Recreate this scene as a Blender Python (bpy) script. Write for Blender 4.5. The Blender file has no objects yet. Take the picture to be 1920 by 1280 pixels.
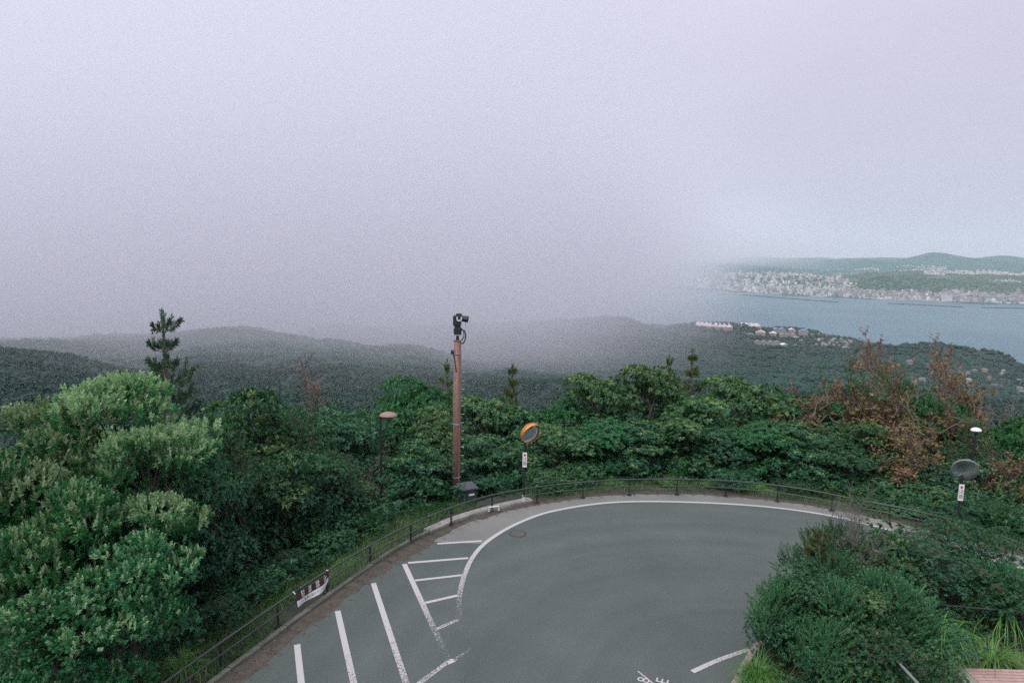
import bpy, bmesh, math, random
import numpy as np
from mathutils import Vector, Matrix

R = math.radians
scene = bpy.context.scene
COL = scene.collection

# ------------------------------------------------------------------ camera
FPX, PITCH, ROLL, CAM_H = 1300.0, R(7.54), R(1.1), 10.0
cam_data = bpy.data.cameras.new('camera')
cam = bpy.data.objects.new('camera', cam_data)
COL.objects.link(cam)
cam_data.sensor_width = 36.0
cam_data.lens = 36.0 * FPX / 1920.0
cam_data.clip_start = 0.3
cam_data.clip_end = 60000.0
cam.matrix_world = Matrix.Translation((0, 0, CAM_H)) @ Matrix.Rotation(math.pi/2 - PITCH, 4, 'X') @ Matrix.Rotation(ROLL, 4, 'Z')
scene.camera = cam

# ------------------------------------------------------------------ sky, sun, exposure
SUN_EL, SUN_AZ = R(52), R(215)        # azimuth clockwise from +Y: behind the camera, to the left
world = bpy.data.worlds.new('World')
scene.world = world
world.use_nodes = True
wn, wl = world.node_tree.nodes, world.node_tree.links
wn.clear()
w_out = wn.new('ShaderNodeOutputWorld')
w_bg = wn.new('ShaderNodeBackground'); w_bg.inputs['Strength'].default_value = 0.1
w_sky = wn.new('ShaderNodeTexSky'); w_sky.sky_type = 'NISHITA'; w_sky.sun_disc = False
w_sky.sun_elevation = SUN_EL; w_sky.sun_rotation = SUN_AZ; w_sky.altitude = 370
w_sky.dust_density = 4.0
w_tc = wn.new('ShaderNodeTexCoord')
w_sep = wn.new('ShaderNodeSeparateXYZ')
w_ramp = wn.new('ShaderNodeValToRGB')       # overcast: about three times brighter overhead than at the horizon
SKY_STOPS = [(0.0, (3.8, 3.7, 4.75)), (0.06, (3.95, 3.82, 4.9)), (0.16, (4.4, 4.2, 5.25)), (0.33, (5.35, 5.05, 6.15)), (0.6, (7.3, 7.3, 8.2)), (1.0, (8.7, 9.3, 9.8))]
for i, (p, c) in enumerate(SKY_STOPS):
    e = w_ramp.color_ramp.elements[i] if i < 2 else w_ramp.color_ramp.elements.new(p)
    e.position = p; e.color = (*c, 1)
w_noise = wn.new('ShaderNodeTexNoise'); w_noise.inputs['Scale'].default_value = 2.2; w_noise.inputs['Detail'].default_value = 4
w_map = wn.new('ShaderNodeMapping'); w_map.inputs['Scale'].default_value = (1, 1, 2.6)
w_mr = wn.new('ShaderNodeMapRange'); w_mr.inputs[3].default_value = 0.86; w_mr.inputs[4].default_value = 1.14
w_mul = wn.new('ShaderNodeMix'); w_mul.data_type = 'RGBA'; w_mul.blend_type = 'MULTIPLY'; w_mul.inputs[0].default_value = 1
w_mix = wn.new('ShaderNodeMix'); w_mix.data_type = 'RGBA'; w_mix.inputs[0].default_value = 0.93
wl.new(w_tc.outputs['Generated'], w_sep.inputs[0]); wl.new(w_sep.outputs['Z'], w_ramp.inputs[0])
wl.new(w_tc.outputs['Generated'], w_map.inputs[0]); wl.new(w_map.outputs[0], w_noise.inputs['Vector'])
wl.new(w_noise.outputs[0], w_mr.inputs[0])
wl.new(w_ramp.outputs[0], w_mul.inputs[6]); wl.new(w_mr.outputs[0], w_mul.inputs[7])
wl.new(w_sky.outputs[0], w_mix.inputs[6]); wl.new(w_mul.outputs[2], w_mix.inputs[7])
wl.new(w_mix.outputs[2], w_bg.inputs['Color']); wl.new(w_bg.outputs[0], w_out.inputs[0])

sun_d = bpy.data.lights.new('sun', 'SUN')
sun_d.energy = 1.5; sun_d.angle = R(11); sun_d.color = (1.0, 0.97, 0.93)
sun = bpy.data.objects.new('sun', sun_d); COL.objects.link(sun)
sun_dir = Vector((math.sin(SUN_AZ)*math.cos(SUN_EL), math.cos(SUN_AZ)*math.cos(SUN_EL), math.sin(SUN_EL)))
sun.rotation_euler = sun_dir.to_track_quat('Z', 'Y').to_euler()
sun.location = (-20, -30, 60)

vs = scene.view_settings
vs.view_transform = 'Standard'; vs.look = 'None'; vs.exposure = 0.5; vs.gamma = 1.0; vs.use_curve_mapping = False
cy = scene.cycles
cy.use_denoising = False
cy.max_bounces = 8; cy.diffuse_bounces = 3; cy.glossy_bounces = 3; cy.transmission_bounces = 3
cy.volume_bounces = 5; cy.transparent_max_bounces = 12
cy.volume_step_rate = 1.0; cy.volume_max_steps = 128
cy.caustics_reflective = False; cy.caustics_refractive = False

# ------------------------------------------------------------------ measuring helpers
SEA = -363.0
def ray(px, py):
    u, v = (px-960)/FPX, (640-py)/FPX
    c, s = math.cos(ROLL), math.sin(ROLL)
    x, y = c*u - s*v, s*u + c*v
    cp, sp = math.cos(PITCH), math.sin(PITCH)
    return np.array([x, cp + y*sp, y*cp - sp])
def G(px, py, z=0.0):                       # photo point -> place on a level plane
    d = ray(px, py); t = (z - CAM_H)/d[2]
    return np.array([d[0]*t, d[1]*t, z])
def A(px, py, D):                           # photo point -> place at D metres ahead
    d = ray(px, py); t = D/d[1]
    return np.array([d[0]*t, D, CAM_H + d[2]*t])
def resample(P, step):
    P = np.asarray(P, float)
    L = np.r_[0, np.cumsum(np.linalg.norm(np.diff(P, axis=0), axis=1))]
    n = max(2, int(round(L[-1]/step)) + 1)
    t = np.linspace(0, L[-1], n)
    return np.stack([np.interp(t, L, P[:, k]) for k in range(P.shape[1])], 1)
def smooth_path(P, it=2):                   # Chaikin
    P = np.asarray(P, float)
    for _ in range(it):
        Q = 0.75*P[:-1] + 0.25*P[1:]; S = 0.25*P[:-1] + 0.75*P[1:]
        M = np.empty((2*len(Q), P.shape[1])); M[0::2] = Q; M[1::2] = S
        P = np.vstack([P[:1], M, P[-1:]])
    return P
def normals2(P):                            # left-hand normals of a plan path
    T = np.gradient(P[:, :2], axis=0)
    T /= np.linalg.norm(T, axis=1)[:, None] + 1e-9
    return np.stack([-T[:, 1], T[:, 0]], 1)
def vnoise(x, y, seed=0):                   # smooth value noise, vectorised
    x = np.asarray(x, float); y = np.asarray(y, float)
    xi, yi = np.floor(x).astype(np.int64), np.floor(y).astype(np.int64)
    xf, yf = x-xi, y-yi
    def h(a, b):
        n = (a*374761393 + b*668265263 + seed*974634) & 0x7fffffff
        n = ((n ^ (n >> 13))*1274126177) & 0x7fffffff
        return ((n ^ (n >> 16)) & 0xffff)/65535.0
    u, v = xf*xf*(3-2*xf), yf*yf*(3-2*yf)
    return (h(xi, yi)*(1-u)+h(xi+1, yi)*u)*(1-v) + (h(xi, yi+1)*(1-u)+h(xi+1, yi+1)*u)*v

# ------------------------------------------------------------------ object helpers
def tag(o, label=None, cat=None, group=None, kind=None):
    if label: o['label'] = label
    if cat: o['category'] = cat
    if group: o['group'] = group
    if kind: o['kind'] = kind
    return o
def link(name, me, parent=None, loc=(0, 0, 0)):
    o = bpy.data.objects.new(name, me); COL.objects.link(o)
    o.location = loc
    if parent is not None: o.parent = parent
    return o
def empty(name, loc=(0, 0, 0), label=None, cat=None, group=None, rz=0.0):
    o = bpy.data.objects.new(name, None); COL.objects.link(o)
    o.location = tuple(loc); o.rotation_euler = (0, 0, rz); o.empty_display_size = 0.3
    return tag(o, label, cat, group)
def np_mesh(name, V, F, mats, mi=None, smooth=False, attr=None):
    """V (n,3); F list of arrays (m,k)."""
    me = bpy.data.meshes.new(name)
    V = np.asarray(V, np.float32)
    Fs = [np.asarray(f, np.int32) for f in (F if isinstance(F, list) else [F]) if len(f)]
    me.vertices.add(len(V)); me.vertices.foreach_set('co', V.ravel())
    nl = sum(f.size for f in Fs); nf = sum(len(f) for f in Fs)
    me.loops.add(nl); me.loops.foreach_set('vertex_index', np.concatenate([f.ravel() for f in Fs]))
    me.polygons.add(nf)
    tot = np.concatenate([np.full(len(f), f.shape[1], np.int32) for f in Fs])
    me.polygons.foreach_set('loop_start', np.r_[0, np.cumsum(tot)[:-1]].astype(np.int32))
    for m in (mats if isinstance(mats, (list, tuple)) else [mats]): me.materials.append(m)
    if mi is not None: me.polygons.foreach_set('material_index', np.asarray(mi, np.int32))
    if smooth: me.polygons.foreach_set('use_smooth', np.ones(nf, bool))
    me.update(calc_edges=True)
    if attr:
        for k, v in attr.items():
            a = me.attributes.new(k, 'FLOAT', 'POINT'); a.data.foreach_set('value', np.asarray(v, np.float32))
    return me
class MB:
    """collects boxes, tubes and lathes; build() links them as ONE mesh object"""
    def __init__(s): s.v, s.f, s.m = [], [], []
    def add(s, V, F, m=0):
        n = len(s.v); s.v.extend([tuple(p) for p in V])
        for f in F: s.f.append(tuple(n+i for i in f)); s.m.append(m)
        return s
    def box(s, c, size, rz=0.0, m=0, bev=0.0, rot=None):
        bm = bmesh.new(); bmesh.ops.create_cube(bm, size=1)
        bmesh.ops.scale(bm, vec=size, verts=bm.verts)
        if bev: bmesh.ops.bevel(bm, geom=bm.edges[:], offset=bev, segments=1, affect='EDGES')
        M = Matrix.Translation(c) @ (rot.to_4x4() if rot is not None else Matrix.Rotation(rz, 4, 'Z'))
        bm.transform(M); bm.verts.index_update()
        s.add([v.co[:] for v in bm.verts], [[v.index for v in f.verts] for f in bm.faces], m); bm.free()
        return s
    def tube(s, P, r, n=8, m=0, cap=True):
        P = [Vector(p) for p in P]; rs = r if hasattr(r, '__len__') else [r]*len(P)
        V, F = [], []; prev = None
        for i, p in enumerate(P):
            t = (P[min(i+1, len(P)-1)] - P[max(i-1, 0)]).normalized()
            if prev is None:
                a = t.orthogonal().normalized()
            else:
                a = (prev - t*prev.dot(t)).normalized()
            prev = a; b = t.cross(a)
            for k in range(n):
                q = 2*math.pi*k/n
                V.append(p + (a*math.cos(q) + b*math.sin(q))*rs[i])
        for i in range(len(P)-1):
            for k in range(n):
                F.append((i*n+k, i*n+(k+1) % n, (i+1)*n+(k+1) % n, (i+1)*n+k))
        if cap:
            F.append(tuple(range(n))[::-1]); F.append(tuple((len(P)-1)*n+k for k in range(n)))
        return s.add(V, F, m)
    def lathe(s, prof, n=20, m=0, M=None):
        V, F = [], []
        for (r, z) in prof:
            for k in range(n):
                q = 2*math.pi*k/n; V.append(Vector((r*math.cos(q), r*math.sin(q), z)))
        if M is not None: V = [M @ v for v in V]
        for i in range(len(prof)-1):
            for k in range(n): F.append((i*n+k, i*n+(k+1) % n, (i+1)*n+(k+1) % n, (i+1)*n+k))
        return s.add(V, F, m)
    def mesh(s, name, mats, smooth=False):
        me = bpy.data.meshes.new(name); me.from_pydata(s.v, [], s.f)
        for m in (mats if isinstance(mats, (list, tuple)) else [mats]): me.materials.append(m)
        me.polygons.foreach_set('material_index', s.m)
        if smooth: me.polygons.foreach_set('use_smooth', [True]*len(s.f))
        me.update(); return me
    def build(s, name, mats, parent=None, smooth=False, loc=(0, 0, 0)):
        return link(name, s.mesh(name, mats, smooth), parent, loc)
KIDS = {}
def copy_tree(o, parent=None):
    c = o.copy(); COL.objects.link(c)
    if parent is not None: c.parent = parent
    for ch in [k for k in o.children]: copy_tree(ch, c)
    return c

# ------------------------------------------------------------------ materials
def mat(name):
    m = bpy.data.materials.new(name); m.use_nodes = True
    nt = m.node_tree; b = nt.nodes['Principled BSDF']
    return m, nt, b
def N(nt, t, **kw):
    n = nt.nodes.new(t)
    for k, v in kw.items():
        if k in n.inputs: n.inputs[k].default_value = v
        else: setattr(n, k, v)
    return n
def ramp(nt, src, stops):
    r = nt.nodes.new('ShaderNodeValToRGB')
    for i, (p, c) in enumerate(stops):
        e = r.color_ramp.elements[i] if i < 2 else r.color_ramp.elements.new(p)
        e.position = p; e.color = (*c, 1) if len(c) == 3 else c
    nt.links.new(src, r.inputs[0]); return r
def simple(name, col, rough=0.6, metal=0.0, var=0.25, scale=6.0, bump=0.0, spec=0.5):
    """one colour with a worn, uneven grain"""
    m, nt, b = mat(name)
    tc = N(nt, 'ShaderNodeTexCoord'); n = N(nt, 'ShaderNodeTexNoise', Scale=scale, Detail=6.0, Roughness=0.65)
    nt.links.new(tc.outputs['Object'], n.inputs['Vector'])
    c = np.array(col)
    r = ramp(nt, n.outputs[0], [(0.3, tuple(c*(1-var))), (0.7, tuple(np.minimum(c*(1+var), 1)))])
    nt.links.new(r.outputs[0], b.inputs['Base Color'])
    b.inputs['Roughness'].default_value = rough; b.inputs['Metallic'].default_value = metal
    b.inputs['Specular IOR Level'].default_value = spec
    if bump:
        bp = N(nt, 'ShaderNodeBump', Strength=bump, Distance=0.02)
        nt.links.new(n.outputs[0], bp.inputs['Height']); nt.links.new(bp.outputs[0], b.inputs['Normal'])
    return m
def leaf_mat(name, dark, light, rough=0.48, trans=0.3, spec=0.35, tcol=None):
    """each leaf (mesh island) takes its own tone between two greens; thin enough to let light through"""
    m, nt, b = mat(name)
    g = N(nt, 'ShaderNodeNewGeometry'); oi = N(nt, 'ShaderNodeObjectInfo')
    tc = N(nt, 'ShaderNodeTexCoord'); nz = N(nt, 'ShaderNodeTexNoise', Scale=1.1, Detail=2.0)
    nt.links.new(tc.outputs['Object'], nz.inputs['Vector'])
    sp = N(nt, 'ShaderNodeMapRange'); sp.inputs[1].default_value = 0.3; sp.inputs[2].default_value = 0.7; sp.inputs[3].default_value = 0.0; sp.inputs[4].default_value = 0.62
    nt.links.new(nz.outputs[0], sp.inputs[0])
    ma = N(nt, 'ShaderNodeMath', operation='MULTIPLY_ADD'); ma.inputs[1].default_value = 0.38
    nt.links.new(g.outputs['Random Per Island'], ma.inputs[0]); nt.links.new(sp.outputs[0], ma.inputs[2])
    r = ramp(nt, ma.outputs[0], [(0.0, dark), (1.0, light)])
    hs = N(nt, 'ShaderNodeHueSaturation')
    mr = N(nt, 'ShaderNodeMapRange'); mr.inputs[3].default_value = 0.8; mr.inputs[4].default_value = 1.2
    nt.links.new(oi.outputs['Random'], mr.inputs[0]); nt.links.new(mr.outputs[0], hs.inputs['Value'])
    mh = N(nt, 'ShaderNodeMapRange'); mh.inputs[3].default_value = 0.485; mh.inputs[4].default_value = 0.515
    nt.links.new(oi.outputs['Random'], mh.inputs[0]); nt.links.new(mh.outputs[0], hs.inputs['Hue'])
    nt.links.new(r.outputs[0], hs.inputs['Color'])
    nt.links.new(hs.outputs[0], b.inputs['Base Color'])
    b.inputs['Roughness'].default_value = rough; b.inputs['Specular IOR Level'].default_value = spec
    t = N(nt, 'ShaderNodeBsdfTranslucent')
    tm = N(nt, 'ShaderNodeMix'); tm.data_type = 'RGBA'; tm.blend_type = 'MULTIPLY'; tm.inputs[0].default_value = 1
    nt.links.new(hs.outputs[0], tm.inputs[6]); tm.inputs[7].default_value = (*(tcol or (1.3, 1.5, 0.7)), 1)
    nt.links.new(tm.outputs[2], t.inputs[0])
    mx = N(nt, 'ShaderNodeMixShader'); mx.inputs[0].default_value = trans
    out = nt.nodes['Material Output']
    nt.links.new(b.outputs[0], mx.inputs[1]); nt.links.new(t.outputs[0], mx.inputs[2]); nt.links.new(mx.outputs[0], out.inputs[0])
    return m

M = {}
M['bark'] = simple('bark', (0.07, 0.06, 0.05), 0.9, scale=12, bump=0.4)
M['grey_bark'] = simple('grey_bark', (0.15, 0.145, 0.125), 0.9, scale=14, bump=0.3)
M['brown_bark'] = simple('brown_bark', (0.14, 0.10, 0.085), 0.9, scale=14, bump=0.3)
M['leaf_dark'] = leaf_mat('leaf_dark', (0.009, 0.052, 0.038), (0.055, 0.175, 0.08), 0.45, 0.3, 0.4)
M['leaf_mid'] = leaf_mat('leaf_mid', (0.016, 0.07, 0.042), (0.092, 0.215, 0.085), 0.45, 0.3, 0.4)
M['leaf_bright'] = leaf_mat('leaf_bright', (0.012, 0.088, 0.044), (0.06, 0.225, 0.075))
M['leaf_new'] = leaf_mat('leaf_new', (0.095, 0.205, 0.10), (0.35, 0.46, 0.30), 0.5)
M['leaf_yellow'] = leaf_mat('leaf_yellow', (0.055, 0.135, 0.045), (0.19, 0.30, 0.11), 0.4, 0.3, 0.5)
M['leaf_dull'] = leaf_mat('leaf_dull', (0.03, 0.05, 0.03), (0.10, 0.12, 0.065), 0.6)
M['needle'] = leaf_mat('needle', (0.018, 0.07, 0.04), (0.055, 0.13, 0.06), 0.55, 0.15)
M['needle_pale'] = leaf_mat('needle_pale', (0.05, 0.09, 0.03), (0.14, 0.18, 0.06), 0.55, 0.2)
M['leaf_rust'] = leaf_mat('leaf_rust', (0.19, 0.105, 0.075), (0.52, 0.295, 0.19), 0.7, 0.3, 0.2, (1.2, 1.0, 0.8))
M['leaf_ochre'] = leaf_mat('leaf_ochre', (0.12, 0.10, 0.045), (0.26, 0.20, 0.09), 0.7, 0.2, 0.2, (1.2, 1.0, 0.8))
M['dead_leaf'] = leaf_mat('dead_leaf', (0.05, 0.04, 0.03), (0.17, 0.12, 0.09), 0.8, 0.1, 0.2)
M['grass'] = leaf_mat('grass', (0.025, 0.08, 0.03), (0.11, 0.2, 0.065), 0.5)
M['grass_bright'] = leaf_mat('grass_bright', (0.08, 0.24, 0.05), (0.2, 0.42, 0.12), 0.5)
M['straw'] = leaf_mat('straw', (0.14, 0.12, 0.06), (0.34, 0.30, 0.17), 0.7, 0.2, 0.2, (1.1, 1.0, 0.8))
M['white_paint'] = simple('white_paint', (0.75, 0.74, 0.74), 0.5, var=0.12, scale=20)
M['rail_paint'] = simple('rail_paint', (0.035, 0.046, 0.043), 0.4, var=0.3, scale=8)
M['dark_metal'] = simple('dark_metal', (0.018, 0.022, 0.023), 0.45, var=0.3)
M['black_plastic'] = simple('black_plastic', (0.014, 0.02, 0.022), 0.4, var=0.2)
M['galv'] = simple('galvanised_steel', (0.42, 0.44, 0.45), 0.45, 0.6, var=0.15, scale=25)
M['rust_paint'] = simple('faded_red_brown_paint', (0.205, 0.112, 0.092), 0.6, var=0.3, scale=9, bump=0.1)
M['lamp_top'] = simple('dusty_lamp_top', (0.27, 0.18, 0.16), 0.7, var=0.2, scale=14)
M['orange'] = simple('orange_plastic', (0.72, 0.24, 0.03), 0.4, var=0.12)
M['red_print'] = simple('red_print', (0.42, 0.04, 0.03), 0.5, var=0.15)
M['ink'] = simple('dark_ink', (0.02, 0.02, 0.025), 0.5, var=0.1)
M['banner_maroon'] = simple('faded_maroon_cloth', (0.055, 0.018, 0.02), 0.8, var=0.4, scale=5)
M['concrete'] = simple('concrete', (0.26, 0.245, 0.23), 0.9, var=0.3, scale=3.5, bump=0.3)
M['old_concrete'] = simple('old_mossy_concrete', (0.12, 0.12, 0.105), 0.95, var=0.45, scale=3.0, bump=0.4)
M['pink_plank'] = simple('weathered_pink_plank', (0.42, 0.27, 0.25), 0.75, var=0.15, scale=9)
def mirror_mat():
    m, nt, b = mat('mirror_face'); b.inputs['Metallic'].default_value = 1
    b.inputs['Base Color'].default_value = (0.55, 0.6, 0.62, 1); b.inputs['Roughness'].default_value = 0.12
    return m
M['mirror'] = mirror_mat()

def asphalt_mat():
    m, nt, b = mat('asphalt'); L = nt.links
    tc = N(nt, 'ShaderNodeTexCoord')
    n1 = N(nt, 'ShaderNodeTexNoise', Scale=0.35, Detail=7.0, Roughness=0.7)
    n2 = N(nt, 'ShaderNodeTexNoise', Scale=30.0, Detail=4.0, Roughness=0.85)
    v = N(nt, 'ShaderNodeTexVoronoi', Scale=70.0)
    vd = N(nt, 'ShaderNodeVectorMath', operation='DISTANCE'); vd.inputs[1].default_value = (6.2, 14.0, 0.0)   # tyre-polished arcs round the bend
    L.new(tc.outputs['Object'], vd.inputs[0])
    wob = N(nt, 'ShaderNodeMath', operation='MULTIPLY_ADD'); wob.inputs[1].default_value = 0.8
    L.new(n1.outputs[0], wob.inputs[0]); L.new(vd.outputs['Value'], wob.inputs[2])
    n3 = N(nt, 'ShaderNodeTexNoise', noise_dimensions='1D', Scale=0.75, Detail=6.0); L.new(wob.outputs[0], n3.inputs['W'])
    for n in (n1, n2, v): L.new(tc.outputs['Object'], n.inputs['Vector'])
    r1 = ramp(nt, n1.outputs[0], [(0.35, (0.069, 0.084, 0.081)), (0.65, (0.088, 0.102, 0.098))])
    r3 = ramp(nt, n3.outputs[0], [(0.3, (0.87, 0.885, 0.895)), (0.7, (1.09, 1.085, 1.07))])
    r2 = ramp(nt, n2.outputs[0], [(0.28, (0.4, 0.4, 0.4)), (0.74, (1.62, 1.62, 1.62))])
    a = N(nt, 'ShaderNodeMix'); a.data_type = 'RGBA'; a.blend_type = 'MULTIPLY'; a.inputs[0].default_value = 1
    L.new(r1.outputs[0], a.inputs[6]); L.new(r3.outputs[0], a.inputs[7])
    c = N(nt, 'ShaderNodeMix'); c.data_type = 'RGBA'; c.blend_type = 'MULTIPLY'; c.inputs[0].default_value = 1
    L.new(a.outputs[2], c.inputs[6]); L.new(r2.outputs[0], c.inputs[7])
    L.new(c.outputs[2], b.inputs['Base Color'])
    b.inputs['Roughness'].default_value = 0.8
    bp = N(nt, 'ShaderNodeBump', Strength=0.5, Distance=0.01)
    L.new(v.outputs[0], bp.inputs['Height']); L.new(bp.outputs[0], b.inputs['Normal'])
    return m
M['asphalt'] = asphalt_mat()
def shoulder_mat():
    m, nt, b = mat('worn_shoulder_asphalt'); L = nt.links
    tc = N(nt, 'ShaderNodeTexCoord')
    n1 = N(nt, 'ShaderNodeTexNoise', Scale=0.5, Detail=5.0); n2 = N(nt, 'ShaderNodeTexNoise', Scale=40.0, Detail=3.0, Roughness=0.8)
    for n in (n1, n2): L.new(tc.outputs['Object'], n.inputs['Vector'])
    r1 = ramp(nt, n1.outputs[0], [(0.35, (0.15, 0.152, 0.147)), (0.65, (0.195, 0.187, 0.18))])
    r2 = ramp(nt, n2.outputs[0], [(0.3, (0.68,)*3), (0.72, (1.3,)*3)])
    c = N(nt, 'ShaderNodeMix'); c.data_type = 'RGBA'; c.blend_type = 'MULTIPLY'; c.inputs[0].default_value = 1
    L.new(r1.outputs[0], c.inputs[6]); L.new(r2.outputs[0], c.inputs[7]); L.new(c.outputs[2], b.inputs['Base Color'])
    b.inputs['Roughness'].default_value = 0.85
    return m
M['shoulder'] = shoulder_mat()
def paint_mat():
    """road paint flaking off: the 'wear' of each stretch sets how much is gone"""
    m, nt, b = mat('worn_road_paint'); L = nt.links
    tc = N(nt, 'ShaderNodeTexCoord'); at = N(nt, 'ShaderNodeAttribute', attribute_name='wear')
    n = N(nt, 'ShaderNodeTexNoise', Scale=17.0, Detail=8.0, Roughness=0.85)
    L.new(tc.outputs['Object'], n.inputs['Vector'])
    sub = N(nt, 'ShaderNodeMath', operation='SUBTRACT'); L.new(n.outputs[0], sub.inputs[0]); L.new(at.outputs['Fac'], sub.inputs[1])
    mr = N(nt, 'ShaderNodeMapRange'); mr.inputs[1].default_value = -0.06; mr.inputs[2].default_value = 0.06
    mr.inputs[4].default_value = 0.9
    L.new(sub.outputs[0], mr.inputs[0])
    b.inputs['Base Color'].default_value = (0.49, 0.46, 0.475, 1); b.inputs['Roughness'].default_value = 0.6
    tr = N(nt, 'ShaderNodeBsdfTransparent'); mx = N(nt, 'ShaderNodeMixShader')
    L.new(mr.outputs[0], mx.inputs[0]); L.new(tr.outputs[0], mx.inputs[1]); L.new(b.outputs[0], mx.inputs[2])
    L.new(mx.outputs[0], nt.nodes['Material Output'].inputs[0])
    return m
M['paint'] = paint_mat()
def soil_mat(name, cols, scale=2.0):
    m, nt, b = mat(name); L = nt.links
    tc = N(nt, 'ShaderNodeTexCoord'); n = N(nt, 'ShaderNodeTexNoise', Scale=scale, Detail=8.0, Roughness=0.7)
    L.new(tc.outputs['Object'], n.inputs['Vector'])
    r = ramp(nt, n.outputs[0], [(0.3 + 0.4*i/(len(cols)-1), c) for i, c in enumerate(cols)])
    L.new(r.outputs[0], b.inputs['Base Color']); b.inputs['Roughness'].default_value = 0.95
    n2 = N(nt, 'ShaderNodeTexNoise', Scale=scale*9, Detail=4.0); L.new(tc.outputs['Object'], n2.inputs['Vector'])
    bp = N(nt, 'ShaderNodeBump', Strength=0.7, Distance=0.04); L.new(n2.outputs[0], bp.inputs['Height']); L.new(bp.outputs[0], b.inputs['Normal'])
    return m
M['litter'] = soil_mat('leaf_litter', [(0.04, 0.037, 0.032), (0.075, 0.065, 0.055), (0.12, 0.095, 0.078)], 5.0)
M['soil'] = soil_mat('dark_soil', [(0.016, 0.022, 0.016), (0.035, 0.04, 0.028), (0.06, 0.055, 0.04)], 1.5)
M['gravel_ground'] = soil_mat('pale_gravel', [(0.16, 0.15, 0.145), (0.24, 0.23, 0.22)], 9.0)
M['forest_floor'] = soil_mat('forest_floor', [(0.009, 0.030, 0.026), (0.017, 0.044, 0.033)], 0.02)
def canopy_mat(name, cols, scale):
    m, nt, b = mat(name); L = nt.links
    g = N(nt, 'ShaderNodeNewGeometry'); tc = N(nt, 'ShaderNodeTexCoord')
    n = N(nt, 'ShaderNodeTexNoise', Scale=scale, Detail=3.0); L.new(tc.outputs['Object'], n.inputs['Vector'])
    ad = N(nt, 'ShaderNodeMath', operation='MULTIPLY_ADD'); ad.inputs[1].default_value = 0.45
    L.new(g.outputs['Random Per Island'], ad.inputs[0]); L.new(n.outputs[0], ad.inputs[2])
    r = ramp(nt, ad.outputs[0], [(0.4 + 0.6*i/(len(cols)-1), c) for i, c in enumerate(cols)])
    L.new(r.outputs[0], b.inputs['Base Color']); b.inputs['Roughness'].default_value = 0.7
    b.inputs['Specular IOR Level'].default_value = 0.25
    return m
M['canopy'] = canopy_mat('forest_canopy', [(0.011, 0.042, 0.038), (0.019, 0.060, 0.048), (0.036, 0.076, 0.054)], 0.012)
M['shore_canopy'] = canopy_mat('shore_forest_canopy', [(0.010, 0.036, 0.033), (0.018, 0.05, 0.04), (0.030, 0.062, 0.045)], 0.006)
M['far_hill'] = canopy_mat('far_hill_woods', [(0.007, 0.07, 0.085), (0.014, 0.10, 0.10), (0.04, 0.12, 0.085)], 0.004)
def water_mat():
    m, nt, b = mat('sea_water'); L = nt.links
    tc = N(nt, 'ShaderNodeTexCoord')
    mp = N(nt, 'ShaderNodeMapping'); mp.inputs['Scale'].default_value = (0.01, 0.022, 1)
    n = N(nt, 'ShaderNodeTexNoise', Scale=1.0, Detail=8.0, Roughness=0.75)
    L.new(tc.outputs['Object'], mp.inputs[0]); L.new(mp.outputs[0], n.inputs['Vector'])
    n2 = N(nt, 'ShaderNodeTexNoise', Scale=0.0012, Detail=5.0); L.new(tc.outputs['Object'], n2.inputs['Vector'])
    r = ramp(nt, n2.outputs[0], [(0.35, (0.035, 0.115, 0.15)), (0.65, (0.06, 0.15, 0.18))])
    L.new(r.outputs[0], b.inputs['Base Color']); b.inputs['Roughness'].default_value = 0.35; b.inputs['Specular IOR Level'].default_value = 0.35
    bp = N(nt, 'ShaderNodeBump', Strength=0.8, Distance=8.0); L.new(n.outputs[0], bp.inputs['Height']); L.new(bp.outputs[0], b.inputs['Normal'])
    return m
M['water'] = water_mat()
def wall_mat(name, c, win=True):
    """far facades: storeys too small to tell their windows apart"""
    m, nt, b = mat(name); L = nt.links
    tc = N(nt, 'ShaderNodeTexCoord'); w = N(nt, 'ShaderNodeTexBrick', Scale=1.0)
    w.inputs['Mortar Size'].default_value = 0.22; w.offset = 0.0
    w.inputs['Brick Width'].default_value = 0.16; w.inputs['Row Height'].default_value = 0.12
    c = np.array(c)
    w.inputs['Color1'].default_value = (*(c*0.45), 1); w.inputs['Color2'].default_value = (*(c*0.6), 1); w.inputs['Mortar'].default_value = (*c, 1)
    L.new(tc.outputs['Generated'], w.inputs['Vector'])
    L.new(w.outputs[0], b.inputs['Base Color']); b.inputs['Roughness'].default_value = 0.8
    return m

# ------------------------------------------------------------------ the road and its kerb (plan measured from the photograph)
kerb_px = [(300, 1360), (400, 1282), (470, 1228), (520, 1190), (580, 1146), (640, 1101), (700, 1060), (740, 1032), (800, 1001), (850, 978), (905, 961), (960, 948),
           (1010, 938), (1060, 931), (1120, 925), (1200, 921), (1300, 922), (1400, 928), (1500, 940), (1580, 953), (1640, 966), (1720, 985), (1800, 1006), (1920, 1038), (2050, 1075), (2200, 1118)]
KERB = resample(smooth_path([G(*p)[:2] for p in kerb_px], 2), 0.5)
KN = normals2(KERB)                 # left of travel = away from the road
ground_ctrl = [(300, 1360)]
def out(P, d):                      # offset a plan path away from the road
    return P + normals2(P)*np.asarray(d).reshape(-1, 1) if np.ndim(d) else P + normals2(P)*d
print('kerb ends', KERB[0], KERB[-1], 'normal', KN[len(KN)//2])

rng = np.random.default_rng(7)
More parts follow.
